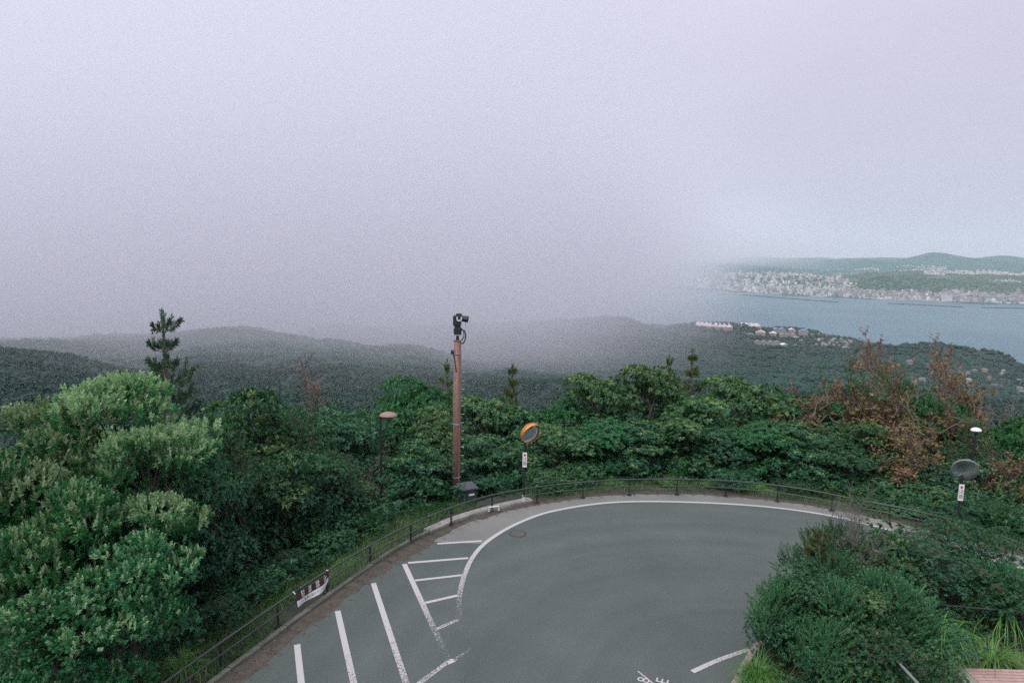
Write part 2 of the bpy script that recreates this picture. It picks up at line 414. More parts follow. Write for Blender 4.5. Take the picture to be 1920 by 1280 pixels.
# asphalt: one sheet, its outer edge ragged along the litter strip
sarr = np.arange(len(KERB))*0.5
kx = np.array([G(*p)[0] for p in kerb_px])
litter_w = np.interp(KERB[:, 0], [-8, -5, -3.6, -2.2, -0.6, 1.5, 4, 30], [0.36, 0.40, 0.56, 0.42, 0.26, 0.25, 0.18, 0.12])
edge = KERB - KN*(litter_w + 0.10*(vnoise(sarr*1.3, 0*sarr, 3)-0.5) + 0.12*(vnoise(sarr*0.5, 0*sarr, 5)-0.5))[:, None]
inner_px = [(1330, 1360), (1384, 1280), (1404, 1236), (1440, 1190), (1500, 1130), (1600, 1090), (1720, 1080), (1830, 1086), (1920, 1105), (2050, 1140), (2200, 1190)]
INNER = resample(smooth_path([G(*p)[:2] for p in inner_px], 2), 0.6)
poly = np.vstack([edge, INNER[::-1], [[4, 4.0], [-16, 4.0]]])
def sheet(name, poly2, z, m, kind='structure', parent=None):
    me = bpy.data.meshes.new(name)
    me.from_pydata([(p[0], p[1], z) for p in poly2], [], [list(range(len(poly2)))[::-1]])
    me.materials.append(m); me.update()
    if me.polygons[0].normal.z < 0: me.flip_normals()
    o = link(name, me, parent)
    if kind: tag(o, kind=kind)
    return o
def strip_mesh(name, P, w, z, m, wear=0.0, off=0.0):
    """a flat band of width w along plan path P"""
    P = np.asarray(P)[:, :2]; n = normals2(P)
    rows = 4
    V, W = [], []
    wear = np.broadcast_to(np.asarray(wear, float), (len(P),))
    for j in range(rows+1):
        q = P + n*(off + w*(j/rows-0.5))
        V.append(np.c_[q, np.full(len(P), z)]); W.append(wear)
    V = np.vstack(V); k = len(P)
    F = []
    for j in range(rows):
        a = np.arange(k-1) + j*k
        F.append(np.stack([a, a+1, a+1+k, a+k], 1))
    me = np_mesh(name, V, np.vstack(F), m, attr={'wear': np.concatenate(W)})
    if me.polygons[0].normal.z < 0: me.flip_normals()
    return me
road = sheet('road', poly, 0.0, M['asphalt'])
# pale worn shoulder outside the edge line
line_px = [(2200, 1152), (2050, 1104), (1920, 1066), (1860, 1050), (1780, 1025), (1700, 1002), (1640, 986), (1560, 966), (1450, 950), (1330, 942), (1200, 939), (1120, 943), (1030, 958), (985, 974), (945, 993), (905, 1020),
           (884, 1046), (870, 1078), (862, 1110), (860, 1140), (862, 1165), (866, 1190)]
LINE = resample(smooth_path([G(*p)[:2] for p in line_px], 3), 0.25)
t = np.linspace(0, 1, len(LINE))
yv = LINE[:, 1]
lw = np.where(LINE[:, 0] < 0.5, np.interp(yv, [17.5, 18.3, 19.5, 21.5, 23.5], [0.64, 0.58, 0.49, 0.43, 0.31]), 0.31)
link('edge_line', strip_mesh('edge_line', LINE, 0.15, 0.008, M['paint'], lw), road)
k0 = int(np.argmin(np.abs(LINE[:, 0]-0.0) + 10*(LINE[:, 1] < 22)))
sh_in = LINE[(LINE[:, 1] > 22.6) | (LINE[:, 0] > 3)]
sh_out = edge[(edge[:, 1] > sh_in[-1][1]-0.2) | (edge[:, 0] > 3)][::-1]
stall_edge = np.array([G(*p)[:2] for p in [(765, 1054), (738, 1072)]])
sheet('shoulder', np.vstack([sh_in, sh_out[::-1]]), 0.004, M['shoulder'], kind=None, parent=road)
def seg(a, b, w, wear, name):
    P = resample([G(*a)[:2], G(*b)[:2]], 0.2)
    u = np.linspace(0, 1, len(P)); wr = np.interp(u, np.linspace(0, 1, len(wear)), wear)
    return link(name, strip_mesh(name, P, w, 0.009, M['paint'], wr), road)
seg((557, 1208), (567, 1300), 0.155, [0.27, 0.33, 0.42], 'stall_line')
seg((633, 1145), (670, 1310), 0.155, [0.28, 0.34, 0.44, 0.5], 'stall_line')
seg((700, 1093), (768, 1300), 0.155, [0.28, 0.36, 0.45, 0.5], 'stall_line')
seg((758, 1057), (842, 1240), 0.155, [0.28, 0.36, 0.45, 0.54, 0.62], 'stall_line')
seg((820, 1019), (903, 1014), 0.13, [0.28, 0.33], 'hatch_line')
seg((765, 1055), (878, 1046), 0.13, [0.27, 0.34], 'hatch_line')
seg((778, 1088), (866, 1078), 0.12, [0.32, 0.4], 'hatch_line')
seg((797, 1130), (858, 1116), 0.12, [0.34, 0.42, 0.3], 'hatch_line')
seg((816, 1180), (860, 1161), 0.12, [0.46, 0.5], 'hatch_line')
seg((760, 1300), (838, 1242), 0.13, [0.4, 0.5, 0.48], 'cross_line')
seg((837, 1243), (851, 1237), 0.16, [0.1, 0.1], 'cross_line')
seg((850, 1238), (884, 1215), 0.10, [0.52, 0.6], 'cross_line')
P_ = resample(smooth_path([G(*q)[:2] for q in ((1298, 1259), (1350, 1235), (1405, 1217))], 3), 0.2)
link('inner_line', strip_mesh('inner_line', P_, 0.135, 0.009, M['paint'], np.linspace(0.38, 0.5, len(P_))), road)
seg((1196, 1258), (1236, 1290), 0.035, [0.2, 0.2], 'road_mark')
# the white figures lettered beside the thin line, cut by the lower edge of the photograph
def text_mesh(s, size, m, name):
    cu = bpy.data.curves.new(name, 'FONT'); cu.body = s; cu.size = size
    cu.align_x = 'CENTER'; cu.align_y = 'CENTER'; cu.resolution_u = 3
    o = bpy.data.objects.new(name, cu); COL.objects.link(o)
    dg = bpy.context.evaluated_depsgraph_get(); me = bpy.data.meshes.new_from_object(o.evaluated_get(dg))
    bpy.data.objects.remove(o); bpy.data.curves.remove(cu)
    me.name = name; me.materials.clear(); me.materials.append(m)
    a = me.attributes.new('wear', 'FLOAT', 'POINT'); a.data.foreach_set('value', np.full(len(me.vertices), 0.36, np.float32))
    return me
for s_, p_ in (('8', (1208, 1274)), ('E', (1243, 1276))):
    o = link('road_mark', text_mesh(s_, 0.42, M['paint'], 'road_mark'), road, tuple(G(*p_, 0.010)))
    o.rotation_euler = (0, 0, R(68))

# manhole cover
mh = empty('manhole_cover', G(971, 1000, 0.004), 'round rusty manhole cover set in the asphalt inside the white edge line', 'manhole cover')
MB().lathe([(0.0, 0.006), (0.25, 0.006), (0.26, 0.004), (0.262, 0)], 28).build('lid', simple('manhole_iron', (0.085, 0.075, 0.07), 0.7, var=0.35, scale=18), mh)
MB().lathe([(0.262, 0.003), (0.30, 0.005), (0.305, 0)], 28).build('ring', M['dark_metal'], mh)
b_ = MB()
for k in range(-3, 4): b_.box((0, k*0.065, 0.009), (2*math.sqrt(0.23**2-(k*0.065)**2), 0.018, 0.006))
b_.build('ribs', simple('manhole_rib', (0.12, 0.11, 0.10), 0.7), mh)

# litter strip, verge and hillside
def band(name, P, o0, o1, z0, z1, m, rows=4, zn=0.0, kind='structure'):
    P = np.asarray(P); n = normals2(P); V = []
    for j in range(rows+1):
        f = j/rows
        q = P + n*(np.asarray(o0 + (o1-o0)*f).reshape(-1, 1))
        z = z0 + (z1-z0)*f + zn*(vnoise(q[:, 0]*2.2, q[:, 1]*2.2, 11)-0.5)*(1 if 0 < j < rows else 0)
        V.append(np.c_[q, np.broadcast_to(z, len(P))])
    k = len(P); F = []
    for j in range(rows):
        a = np.arange(k-1)+j*k; F.append(np.stack([a, a+1, a+1+k, a+k], 1))
    me = np_mesh(name, np.vstack(V), np.vstack(F), m, smooth=True)
    if np.mean([p.normal.z for p in list(me.polygons)[:50]]) < 0: me.flip_normals()
    return tag(link(name, me), kind=kind)
band('leaf_litter', KERB, -litter_w-0.25, -0.05+0*litter_w, -0.006, 0.03, M['litter'], 5, 0.03)
band('verge', KERB, 0.0, 1.5, -0.02, -0.12, M['soil'], 4, 0.10)
def hill_z(t):                      # how the ground falls away with the distance t from the kerb
    t = np.asarray(t, float)
    return np.where(t < 1.5, -0.12*t/1.5, -0.12 - 0.50*(t-1.5) - 0.0006*(t-1.5)**2)
TT = np.r_[1.4, 2, 3, 4.5, 6.5, 9, 13, 20, 30, 45, 65, 90]
KC = KERB[::4]; kn = normals2(KC)
# beyond a few metres the normals are fanned straight out from the hairpin's centre so the sheet never folds
cen = np.array([5.0, 14.0])
rad = KC - cen; rad /= np.linalg.norm(rad, axis=1)[:, None]
V = []
for tt in TT:
    d = kn if tt < 3 else kn*0.3 + rad*0.7
    d = d/np.linalg.norm(d, axis=1)[:, None]
    q = KC + d*tt
    V.append(np.c_[q, hill_z(tt) + (vnoise(q[:, 0]*0.3, q[:, 1]*0.3, 4)-0.5)*min(1.6, tt*0.12)])
k = len(KC); F = []
for j in range(len(TT)-1):
    a = np.arange(k-1)+j*k; F.append(np.stack([a, a+1, a+1+k, a+k], 1))
me = np_mesh('hillside', np.vstack(V), np.vstack(F), M['soil'], smooth=True)
if me.polygons[0].normal.z < 0: me.flip_normals()
tag(link('hillside', me), kind='structure')
def slope_z(x, y):
    d = np.min(np.linalg.norm(KERB - np.array([x, y]), axis=1))
    i = int(np.argmin(np.linalg.norm(KERB - np.array([x, y]), axis=1)))
    side = np.dot(np.array([x, y])-KERB[i], KN[i])
    return float(hill_z(d)) if side > 0 else 0.0
# island inside the hairpin
isl = np.vstack([INNER, [[40, 18], [40, 2.0], [5, 2.0]]])
isl_o = sheet('island_ground', isl, 0.02, M['soil'])
# inner kerb of the island, paving stones in a row
kerb_in = empty('island_kerb', (*INNER[2], 0), 'pale pinkish concrete kerb round the planted island beside bright grass tuft', 'kerb')
m_k = MB().box((0, 0, 0.06), (0.56, 0.16, 0.14), bev=0.012).mesh('kerb_stone', simple('pink_kerb', (0.36, 0.29, 0.27), 0.9, var=0.2, scale=5))
Pk = INNER[:22]
for i in range(len(Pk)-1):
    c = (Pk[i]+Pk[i+1])/2; dv = Pk[i+1]-Pk[i]
    o = link('kerb_stone', m_k, kerb_in); o.location = (c[0]-INNER[2][0], c[1]-INNER[2][1], 0.0); o.rotation_euler = (0, 0, math.atan2(dv[1], dv[0])+rng.normal(0, 0.01))
# outer kerb: low blocks, dark and mossy, buried at the far bend
kerb = empty('roadside_kerb', (*KERB[10], 0), 'low dark mossy concrete kerb along the litter strip under guard rail', 'kerb')
m_k = MB().box((0, 0, 0.03), (0.98, 0.15, 0.22), bev=0.015).mesh('kerb_stone', M['old_concrete'])
kb = KERB[::2]
for i in range(len(kb)-1):
    c = (kb[i]+kb[i+1])/2; dv = kb[i+1]-kb[i]
    if c[0] > -1.3 and c[0] < 1.2: continue
    if c[0] > 1.2: break
    o = link('kerb_stone', m_k, kerb); o.location = (c[0]-KERB[10][0], c[1]-KERB[10][1], -0.02 + rng.normal(0, 0.008)); o.rotation_euler = (0, 0, math.atan2(dv[1], dv[0])+rng.normal(0, 0.012))
ledge = empty('drain_ledge', (*KERB[30], 0), 'pale concrete drain ledge at kerb foot between pole and orange mirror', 'drain ledge')
m_k = MB().box((0, 0, 0.0), (0.985, 0.36, 0.24), bev=0.012).mesh('ledge_block', M['concrete'])
for i in range(len(kb)-1):
    c = (kb[i]+kb[i+1])/2; dv = kb[i+1]-kb[i]
    if -2.9 < c[0] < 1.2:
        nn = np.array([-dv[1], dv[0]])/np.linalg.norm(dv)
        o = link('ledge_block', m_k, ledge); o.location = (c[0]+nn[0]*0.06-KERB[30][0], c[1]+nn[1]*0.06-KERB[30][1], 0.01); o.rotation_euler = (0, 0, math.atan2(dv[1], dv[0]))
hp = G(926, 957, 0.12)
hd = empty('step_handle', hp, 'small white U shaped handle standing on the pale drain ledge', 'handle', rz=R(20))
MB().tube([(-0.2, 0, 0), (-0.2, 0, 0.16), (0.2, 0, 0.16), (0.2, 0, 0)], 0.022, 8).build('handle_bar', M['white_paint'], hd)
for sx in (-0.2, 0.2): MB().box((sx, 0, 0.006), (0.08, 0.08, 0.012)).build('foot', M['galv'], hd)

# ------------------------------------------------------------------ guard rail
RAIL_H = 0.70
rail_px = [(190, 1365), (300, 1284), (430, 1192), (560, 1103), (660, 1042), (740, 996), (800, 970), (860, 946), (920, 927), (1000, 913), (1080, 904), (1200, 897), (1340, 899), (1420, 905), (1520, 918), (1600, 935), (1700, 953), (1830, 985), (1920, 1022), (2050, 1062), (2200, 1108)]
RAIL = resample(smooth_path([G(*p, RAIL_H)[:2] for p in rail_px], 2), 0.4)
gr = empty('guard_rail', (*RAIL[0], 0), 'dark two bar pipe guard rail following the outside of the bend', 'guard rail')
r0 = np.array([*RAIL[0], 0])
sn = np.arange(len(RAIL))*0.4
wob = 0.02*(vnoise(sn*0.4, sn*0, 21)-0.5)
seglen = 15
for hgt, rr in ((RAIL_H, 0.031), (RAIL_H-0.30, 0.024)):
    for a in range(0, len(RAIL)-1, seglen):
        b2 = min(a+seglen, len(RAIL)-1)
        P = [(RAIL[i][0]-r0[0], RAIL[i][1]-r0[1], hgt+wob[i]) for i in range(a, b2+1)]
        MB().tube(P, rr, 8).build('upper_rail' if hgt > 0.6 else 'lower_rail', M['rail_paint'], gr, True)
rn = normals2(RAIL)
m_p = MB().tube([(0, 0, -0.5), (0, 0, RAIL_H+0.0)], 0.03, 8).box((0, 0, -0.08), (0.16, 0.16, 0.28), bev=0.01).mesh('post', M['dark_metal'])
for i in range(3, len(RAIL), 5):
    o = link('post', m_p, gr); o.location = (RAIL[i][0]-r0[0]+rn[i][0]*0.06, RAIL[i][1]-r0[1]+rn[i][1]*0.06, 0); o.rotation_euler = (0, 0, math.atan2(rn[i][1], rn[i][0]))

# ------------------------------------------------------------------ banner tied to the rail
bp0, bp1 = A(548, 1118, 1), A(607, 1078, 1)
p0 = G(549, 1112, 0.72)[:2]; p1 = G(612, 1072, 0.72)[:2]
bt = np.array([*(p1-p0), 0.0]); bl = np.linalg.norm(bt); bt /= bl
bn = np.array([bt[1], -bt[0], 0.0])                    # towards the road
if np.dot(bn[:2], -KN[10]) < 0: bn = -bn
bnr = empty('banner', (*p0, 0.72), 'sagging maroon cloth banner with white Japanese characters tied to the guard rail', 'banner')
def banner_pt(u, v):                                   # u along 0..1, v down 0..1
    sag = 0.05*math.sin(u*math.pi) + 0.12*max(0, u-0.8)
    fold = 0.03*math.sin(u*9+v*2)*(0.3+v)
    h = 0.36 - 0.08*max(0, u-0.75)/0.25
    return bt*(u*bl) + bn*(0.075+0.05*v+fold) + np.array([0, 0, -sag*0.6 - v*h + (0.10*max(0, u-0.85)/0.15)])
def banner_sheet(name, u0, u1, v0, v1, m, lift=0.0, nu=24, nv=6):
    V = [banner_pt(u0+(u1-u0)*i/nu, v0+(v1-v0)*j/nv)+bn*lift for j in range(nv+1) for i in range(nu+1)]
    F = [(j*(nu+1)+i, j*(nu+1)+i+1, (j+1)*(nu+1)+i+1, (j+1)*(nu+1)+i) for j in range(nv) for i in range(nu)]
    return link(name, np_mesh(name, V, np.array(F), m, smooth=True), bnr)
banner_sheet('cloth', 0, 1, 0, 1, M['banner_maroon'])
banner_sheet('white_strip', 0.0, 0.97, 0.56, 1.0, M['white_paint'], 0.006)
for i, ch in enumerate('駐車禁止'):
    me = text_mesh(ch, 0.26, M['white_paint'], 'character')
    u_c = 0.2 + 0.22*i
    for v in me.vertices:
        u = u_c + v.co.x*0.86/bl*0.72; vv = 0.28 - v.co.y/0.38*0.92
        p = banner_pt(u, vv) + bn*0.012; v.co = p
    link('character', me, bnr)
for i, ch in enumerate('ここに駐車しないでください'):
    me = text_mesh(ch, 0.085, M['ink'], 'small_character')
    for v in me.vertices:
        u = 0.08+0.065*i + v.co.x/bl; vv = 0.78 - v.co.y/0.36
        v.co = banner_pt(u, vv) + bn*0.016
    link('small_character', me, bnr)
MB().tube([tuple(banner_pt(0.01, 0.02)), (0, 0, 0.06)], 0.012, 5).build('tie', M['white_paint'], bnr)
MB().tube([tuple(banner_pt(0.99, 0.02)), tuple(bt*bl+np.array([0, 0, 0.06]))], 0.012, 5).build('tie', M['white_paint'], bnr)

# ------------------------------------------------------------------ monitoring-camera pole
pb = A(855, 968, 27.2); POLE_Z = slope_z(pb[0], pb[1]) - 0.2
ptop = A(857, 640, 27.2)[2]
pole = empty('camera_pole', (pb[0], pb[1], 0), 'tall faded red brown steel pole with step bolts and black camera on top', 'pole')
H_ = ptop
MB().tube([(0, 0, POLE_Z), (0, 0, H_*0.5), (0, 0, H_)], [0.165, 0.155, 0.145], 18).build('shaft', M['rust_paint'], pole, True)
MB().lathe([(0.145, H_), (0.155, H_+0.004), (0.155, H_+0.05), (0.0, H_+0.06)], 18).build('cap', M['rust_paint'], pole)
# galvanised conduit up the right-hand face
MB().tube([(0.115, -0.125, 0.0), (0.105, -0.118, H_-0.1), (0.03, -0.07, H_+0.05)], 0.022, 6).build('conduit', simple('conduit', (0.2, 0.13, 0.12), 0.6), pole)
m_s = MB().tube([(0.13, 0, 0), (0.30, 0, 0), (0.30, 0, 0.035)], 0.011, 6).mesh('step_bolt', M['galv'])
m_s2 = MB().tube([(0.13, 0, 0), (0.27, 0, 0), (0.27, 0, 0.035)], 0.011, 6).mesh('step_bolt', M['galv'])
z = 1.05; k = 0
while z < H_-0.3:
    o = link('step_bolt', m_s, pole); o.location = (0, 0, z); o.rotation_euler = (0, 0, R(-12))
    o = link('step_bolt', m_s2, pole); o.location = (0, 0, z+0.17); o.rotation_euler = (0, 0, R(-120))
    z += 0.34; k += 1
for zz in (0.8, 3.0, H_-0.5):
    MB().lathe([(0.168, zz), (0.174, zz+0.005), (0.174, zz+0.045), (0.166, zz+0.05)], 18).build('band', M['galv'], pole)
MB().box((-0.19, -0.05, H_-0.42), (0.13, 0.15, 0.17), bev=0.015).build('junction_box', M['black_plastic'], pole)
MB().tube([(-0.15, -0.1, H_-0.5), (-0.06, -0.15, H_-0.95), (-0.02, -0.15, H_-1.2)], 0.02, 6).build('cable', M['black_plastic'], pole)
# camera head, lifted on a short stub and tray
st = H_+0.05
ch = empty('surveillance_camera', (pb[0], pb[1], st), 'black pan and tilt video camera with stubby barrel on top of the red brown pole', 'camera')
MB().tube([(0.0, 0, 0), (0.0, 0, 0.20)], 0.06, 12).build('stub', M['black_plastic'], ch)
MB().box((-0.06, 0, 0.215), (0.40, 0.34, 0.03), bev=0.006).build('tray', M['galv'], ch)
MB().box((0.0, 0, 0.36), (0.30, 0.26, 0.26), bev=0.02).box((0.0, 0, 0.53), (0.24, 0.24, 0.10), bev=0.02).build('pan_housing', M['black_plastic'], ch)
MB().box((-0.02, 0, 0.78), (0.31, 0.3, 0.42), bev=0.03).box((0.05, 0, 1.03), (0.22, 0.2, 0.06), bev=0.01).build('tilt_housing', M['black_plastic'], ch)
MB().tube([(0.1, -0.02, 0.88), (0.37, -0.07, 0.85)], [0.125, 0.12], 14).tube([(0.35, -0.067, 0.852), (0.41, -0.076, 0.846)], [0.135, 0.135], 14).build('lens_barrel', M['black_plastic'], ch)
MB().box((0.07, -0.175, 0.80), (0.21, 0.03, 0.05)).box((-0.01, -0.175, 0.86), (0.045, 0.03, 0.16)).box((0.15, -0.175, 0.86), (0.045, 0.03, 0.16)).build('yoke_plate', M['white_paint'], ch)
MB().tube([(0.16, -0.08, 0.42), (0.28, -0.1, 0.40), (0.33, -0.1, 0.22), (0.30, -0.1, 0.02), (0.22, -0.1, -0.12), (0.12, -0.1, -0.1)], 0.028, 7).tube([(0.15, -0.08, 0.5), (0.25, -0.1, 0.34), (0.26, -0.1, 0.16), (0.16, -0.1, 0.0)], 0.02, 7).build('cable', M['black_plastic'], ch, True)
MB().tube([(0.3, 0.03, 0.55), (0.3, 0.03, 0.72)], 0.008, 5).build('antenna', M['black_plastic'], ch)

# electric cabinet behind the pole's rail
cb = G(878, 958, 0.0)
ctop = A(876, 912, cb[1]+1.2)
cab = empty('utility_cabinet', (ctop[0], ctop[1], 0), 'dark grey box cabinet with white sticker behind guard rail beside pole foot', 'cabinet', rz=R(28))
ct = ctop[2]
MB().box((0, 0, ct/2-0.4), (0.62, 0.5, ct+0.8), bev=0.02).build('body', simple('cabinet_grey', (0.035, 0.045, 0.048), 0.5), cab)
MB().add([(-.36, -.31, ct), (.36, -.31, ct), (.36, .31, ct+.09), (-.36, .31, ct+.09), (-.36, -.31, ct-.05), (.36, -.31, ct-.05), (.36, .31, ct-.05), (-.36, .31, ct-.05)],
         [(0, 1, 2, 3), (7, 6, 5, 4), (0, 4, 5, 1), (1, 5, 6, 2), (2, 6, 7, 3), (3, 7, 4, 0)]).build('lid', simple('cabinet_lid', (0.055, 0.066, 0.068), 0.6), cab)
MB().box((0.08, -0.256, ct-0.26), (0.24, 0.008, 0.07)).build('sticker', M['white_paint'], cab)
MB().box((-0.22, -0.265, ct-0.4), (0.03, 0.03, 0.12), bev=0.005).build('latch', M['galv'], cab)

# ------------------------------------------------------------------ convex mirrors
M['dim_mirror'] = mirror_mat(); M['dim_mirror'].node_tree.nodes['Principled BSDF'].inputs['Base Color'].default_value = (0.42, 0.48, 0.49, 1); M['dim_mirror'].node_tree.nodes['Principled BSDF'].inputs['Roughness'].default_value = 0.3
def convex_mirror(base, zc, nrm, side, hood, label, plate_z, rim_mat, R_=0.40, plate_turn=0.0, white_foot=True):
    e = empty('convex_mirror', (base[0], base[1], base[2]), label, 'traffic mirror')
    zz = zc - base[2]
    MB().tube([(0, 0, -0.4), (0, 0, zz+0.05)], 0.045, 10).build('post', M['dark_metal'], e)
    if white_foot: MB().tube([(0, 0, 0.0), (0, 0, 0.34)], 0.075, 12).build('post_sleeve', M['white_paint'], e)
    n = Vector(nrm).normalized()
    Mt = Matrix.Translation(Vector((side[0], side[1], zz)) + n*0.10) @ n.to_track_quat('Z', 'Y').to_matrix().to_4x4()
    f = MB(); prof = [(R_*math.sin(a)/math.sin(0.36), (math.cos(a)-math.cos(0.36))*R_/math.sin(0.36)) for a in np.linspace(0.001, 0.36, 8)]
    f.lathe(prof[::-1], 36, M=Mt).build('mirror_face', M['mirror' if hood else 'dim_mirror'], e, True)
    f = MB(); f.lathe([(R_*0.985, 0.012), (R_*1.06, 0.02), (R_*1.06, -0.05), (R_*0.5, -0.11), (0.001, -0.12)], 36, M=Mt).build('back_shell', rim_mat, e, True)
    if hood:                                            # visor over the upper edge
        V, F = [], []
        inv = Mt.to_3x3().inverted(); up = inv @ Vector((0, 0, 1)); a0 = math.atan2(up.y, up.x)
        nA = 22
        for i in range(nA+1):
            w = (i/nA-0.5)*2; a = a0 + w*R(100) + hood[1]
            dep = hood[0]*max(0.02, math.cos(w*math.pi/2))
            for (rr, zq) in ((R_*1.065, -0.02), (R_*1.08, dep), (R_*1.055, dep), (R_*1.045, 0.0)):
                V.append(Mt @ Vector((rr*math.cos(a), rr*math.sin(a), zq)))
        for i in range(nA):
            for q in range(4):
                F.append((i*4+q, i*4+(q+1) % 4, (i+1)*4+(q+1) % 4, (i+1)*4+q))
        MB().add(V, F).build('visor', rim_mat, e, True)
    back = Vector((side[0], side[1], zz))
    MB().tube([(0, 0, zz), tuple(back + n*0.0)], 0.03, 8).tube([tuple(back), tuple(back+n*0.06)], 0.05, 8).build('bracket', M['dark_metal'], e)
    # caution plate: white, red diamond, two characters
    pz = plate_z-base[2]; rot = Matrix.Rotation(plate_turn, 4, 'Z')
    pl = MB().box((0, -0.056, 0), (0.17, 0.01, 0.60), bev=0.003).build('caution_plate', M['white_paint'], e, loc=(0, 0, pz)); pl.rotation_euler = (0, 0, plate_turn)
    d = 0.062
    MB().add([(0, -0.0625, 0.19+d), (d*0.85, -0.0625, 0.19), (0, -0.0625, 0.19-d), (-d*0.85, -0.0625, 0.19)], [(0, 3, 2, 1)]).build('diamond', M['red_print'], pl)
    for i, chx in enumerate('注意'):
        me = text_mesh(chx, 0.17, M['ink'], 'character')
        o = link('character', me, pl, (0, -0.063, 0.02-0.185*i)); o.rotation_euler = (R(90), 0, 0)
    return e
b1 = G(982, 944, 0.0); D1 = b1[1]
c1 = A(992, 810, D1)
convex_mirror(b1, c1[2], (0.50, -0.82, -0.20), (c1[0]-b1[0], 0.0), (0.20, R(20)), 'round convex traffic mirror with orange visor beside the brown pole', A(985, 861, D1)[2], M['orange'])
D2 = 23.6; c2 = A(1810, 877, D2)
plt2 = A(1801, 922, D2)
convex_mirror((plt2[0], D2, slope_z(plt2[0], D2)-0.1), c2[2], (-0.36, -0.86, -0.38), (c2[0]-plt2[0]-0.02, 0.0), None, 'grey rimmed round convex mirror reflecting dark trees at the right of the bend', plt2[2], simple('grey_rim', (0.17, 0.19, 0.19), 0.5), plate_turn=R(-14), white_foot=False)

# ------------------------------------------------------------------ street lamps
def street_lamp(px, py, D, head, label, base_z=None, white=False, bend=0.02):
    t_ = A(px, py, D); bz = slope_z(t_[0], t_[1]) if base_z is None else base_z
    e = empty('street_lamp', (t_[0], t_[1], bz), label, 'street lamp')
    h = t_[2]-bz
    MB().tube([(0, 0, -0.4), (0, 0, 1.2)], 0.062, 10).build('lower_post', M['dark_metal'], e)
    MB().tube([(0, 0, 1.2), (0, 0, h-0.02)], 0.045, 10).build('upper_post', M['dark_metal'], e)
    w = head
    off = 0.42*w if not white else 0.0
    Mt = Matrix.Translation((off, 0, h)) @ Matrix.Diagonal((1, 0.8, 1, 1))
    dome = [(0.5*w, 0.0), (0.49*w, 0.06*w), (0.40*w, 0.13*w), (0.22*w, 0.20*w), (0.10*w, 0.225*w), (0.001, 0.23*w)] if not white else [(0.5*w, 0.0), (0.48*w, 0.09*w), (0.38*w, 0.2*w), (0.2*w, 0.28*w), (0.001, 0.30*w)]
    MB().lathe(dome, 24, M=Mt).build('lamp_top', M['white_paint'] if white else M['lamp_top'], e, True)
    MB().lathe([(0.001, -0.09*w), (0.3*w, -0.085*w), (0.46*w, -0.05*w), (0.505*w, -0.002)], 24, M=Mt).build('lamp_underside', M['dark_metal'], e, True)
    MB().tube([(0, 0, h-0.12), (0.04*w, 0, h-0.03), (off*0.6, 0, h-0.04)], 0.05, 8).build('neck', M['dark_metal'], e)
    return e
street_lamp(714, 779, 27.0, 0.72, 'rust topped mushroom street lamp on slim dark post left of tall pole')
street_lamp(1830, 807, 29.0, 0.45, 'small white domed street lamp above the grey mirror', white=True)


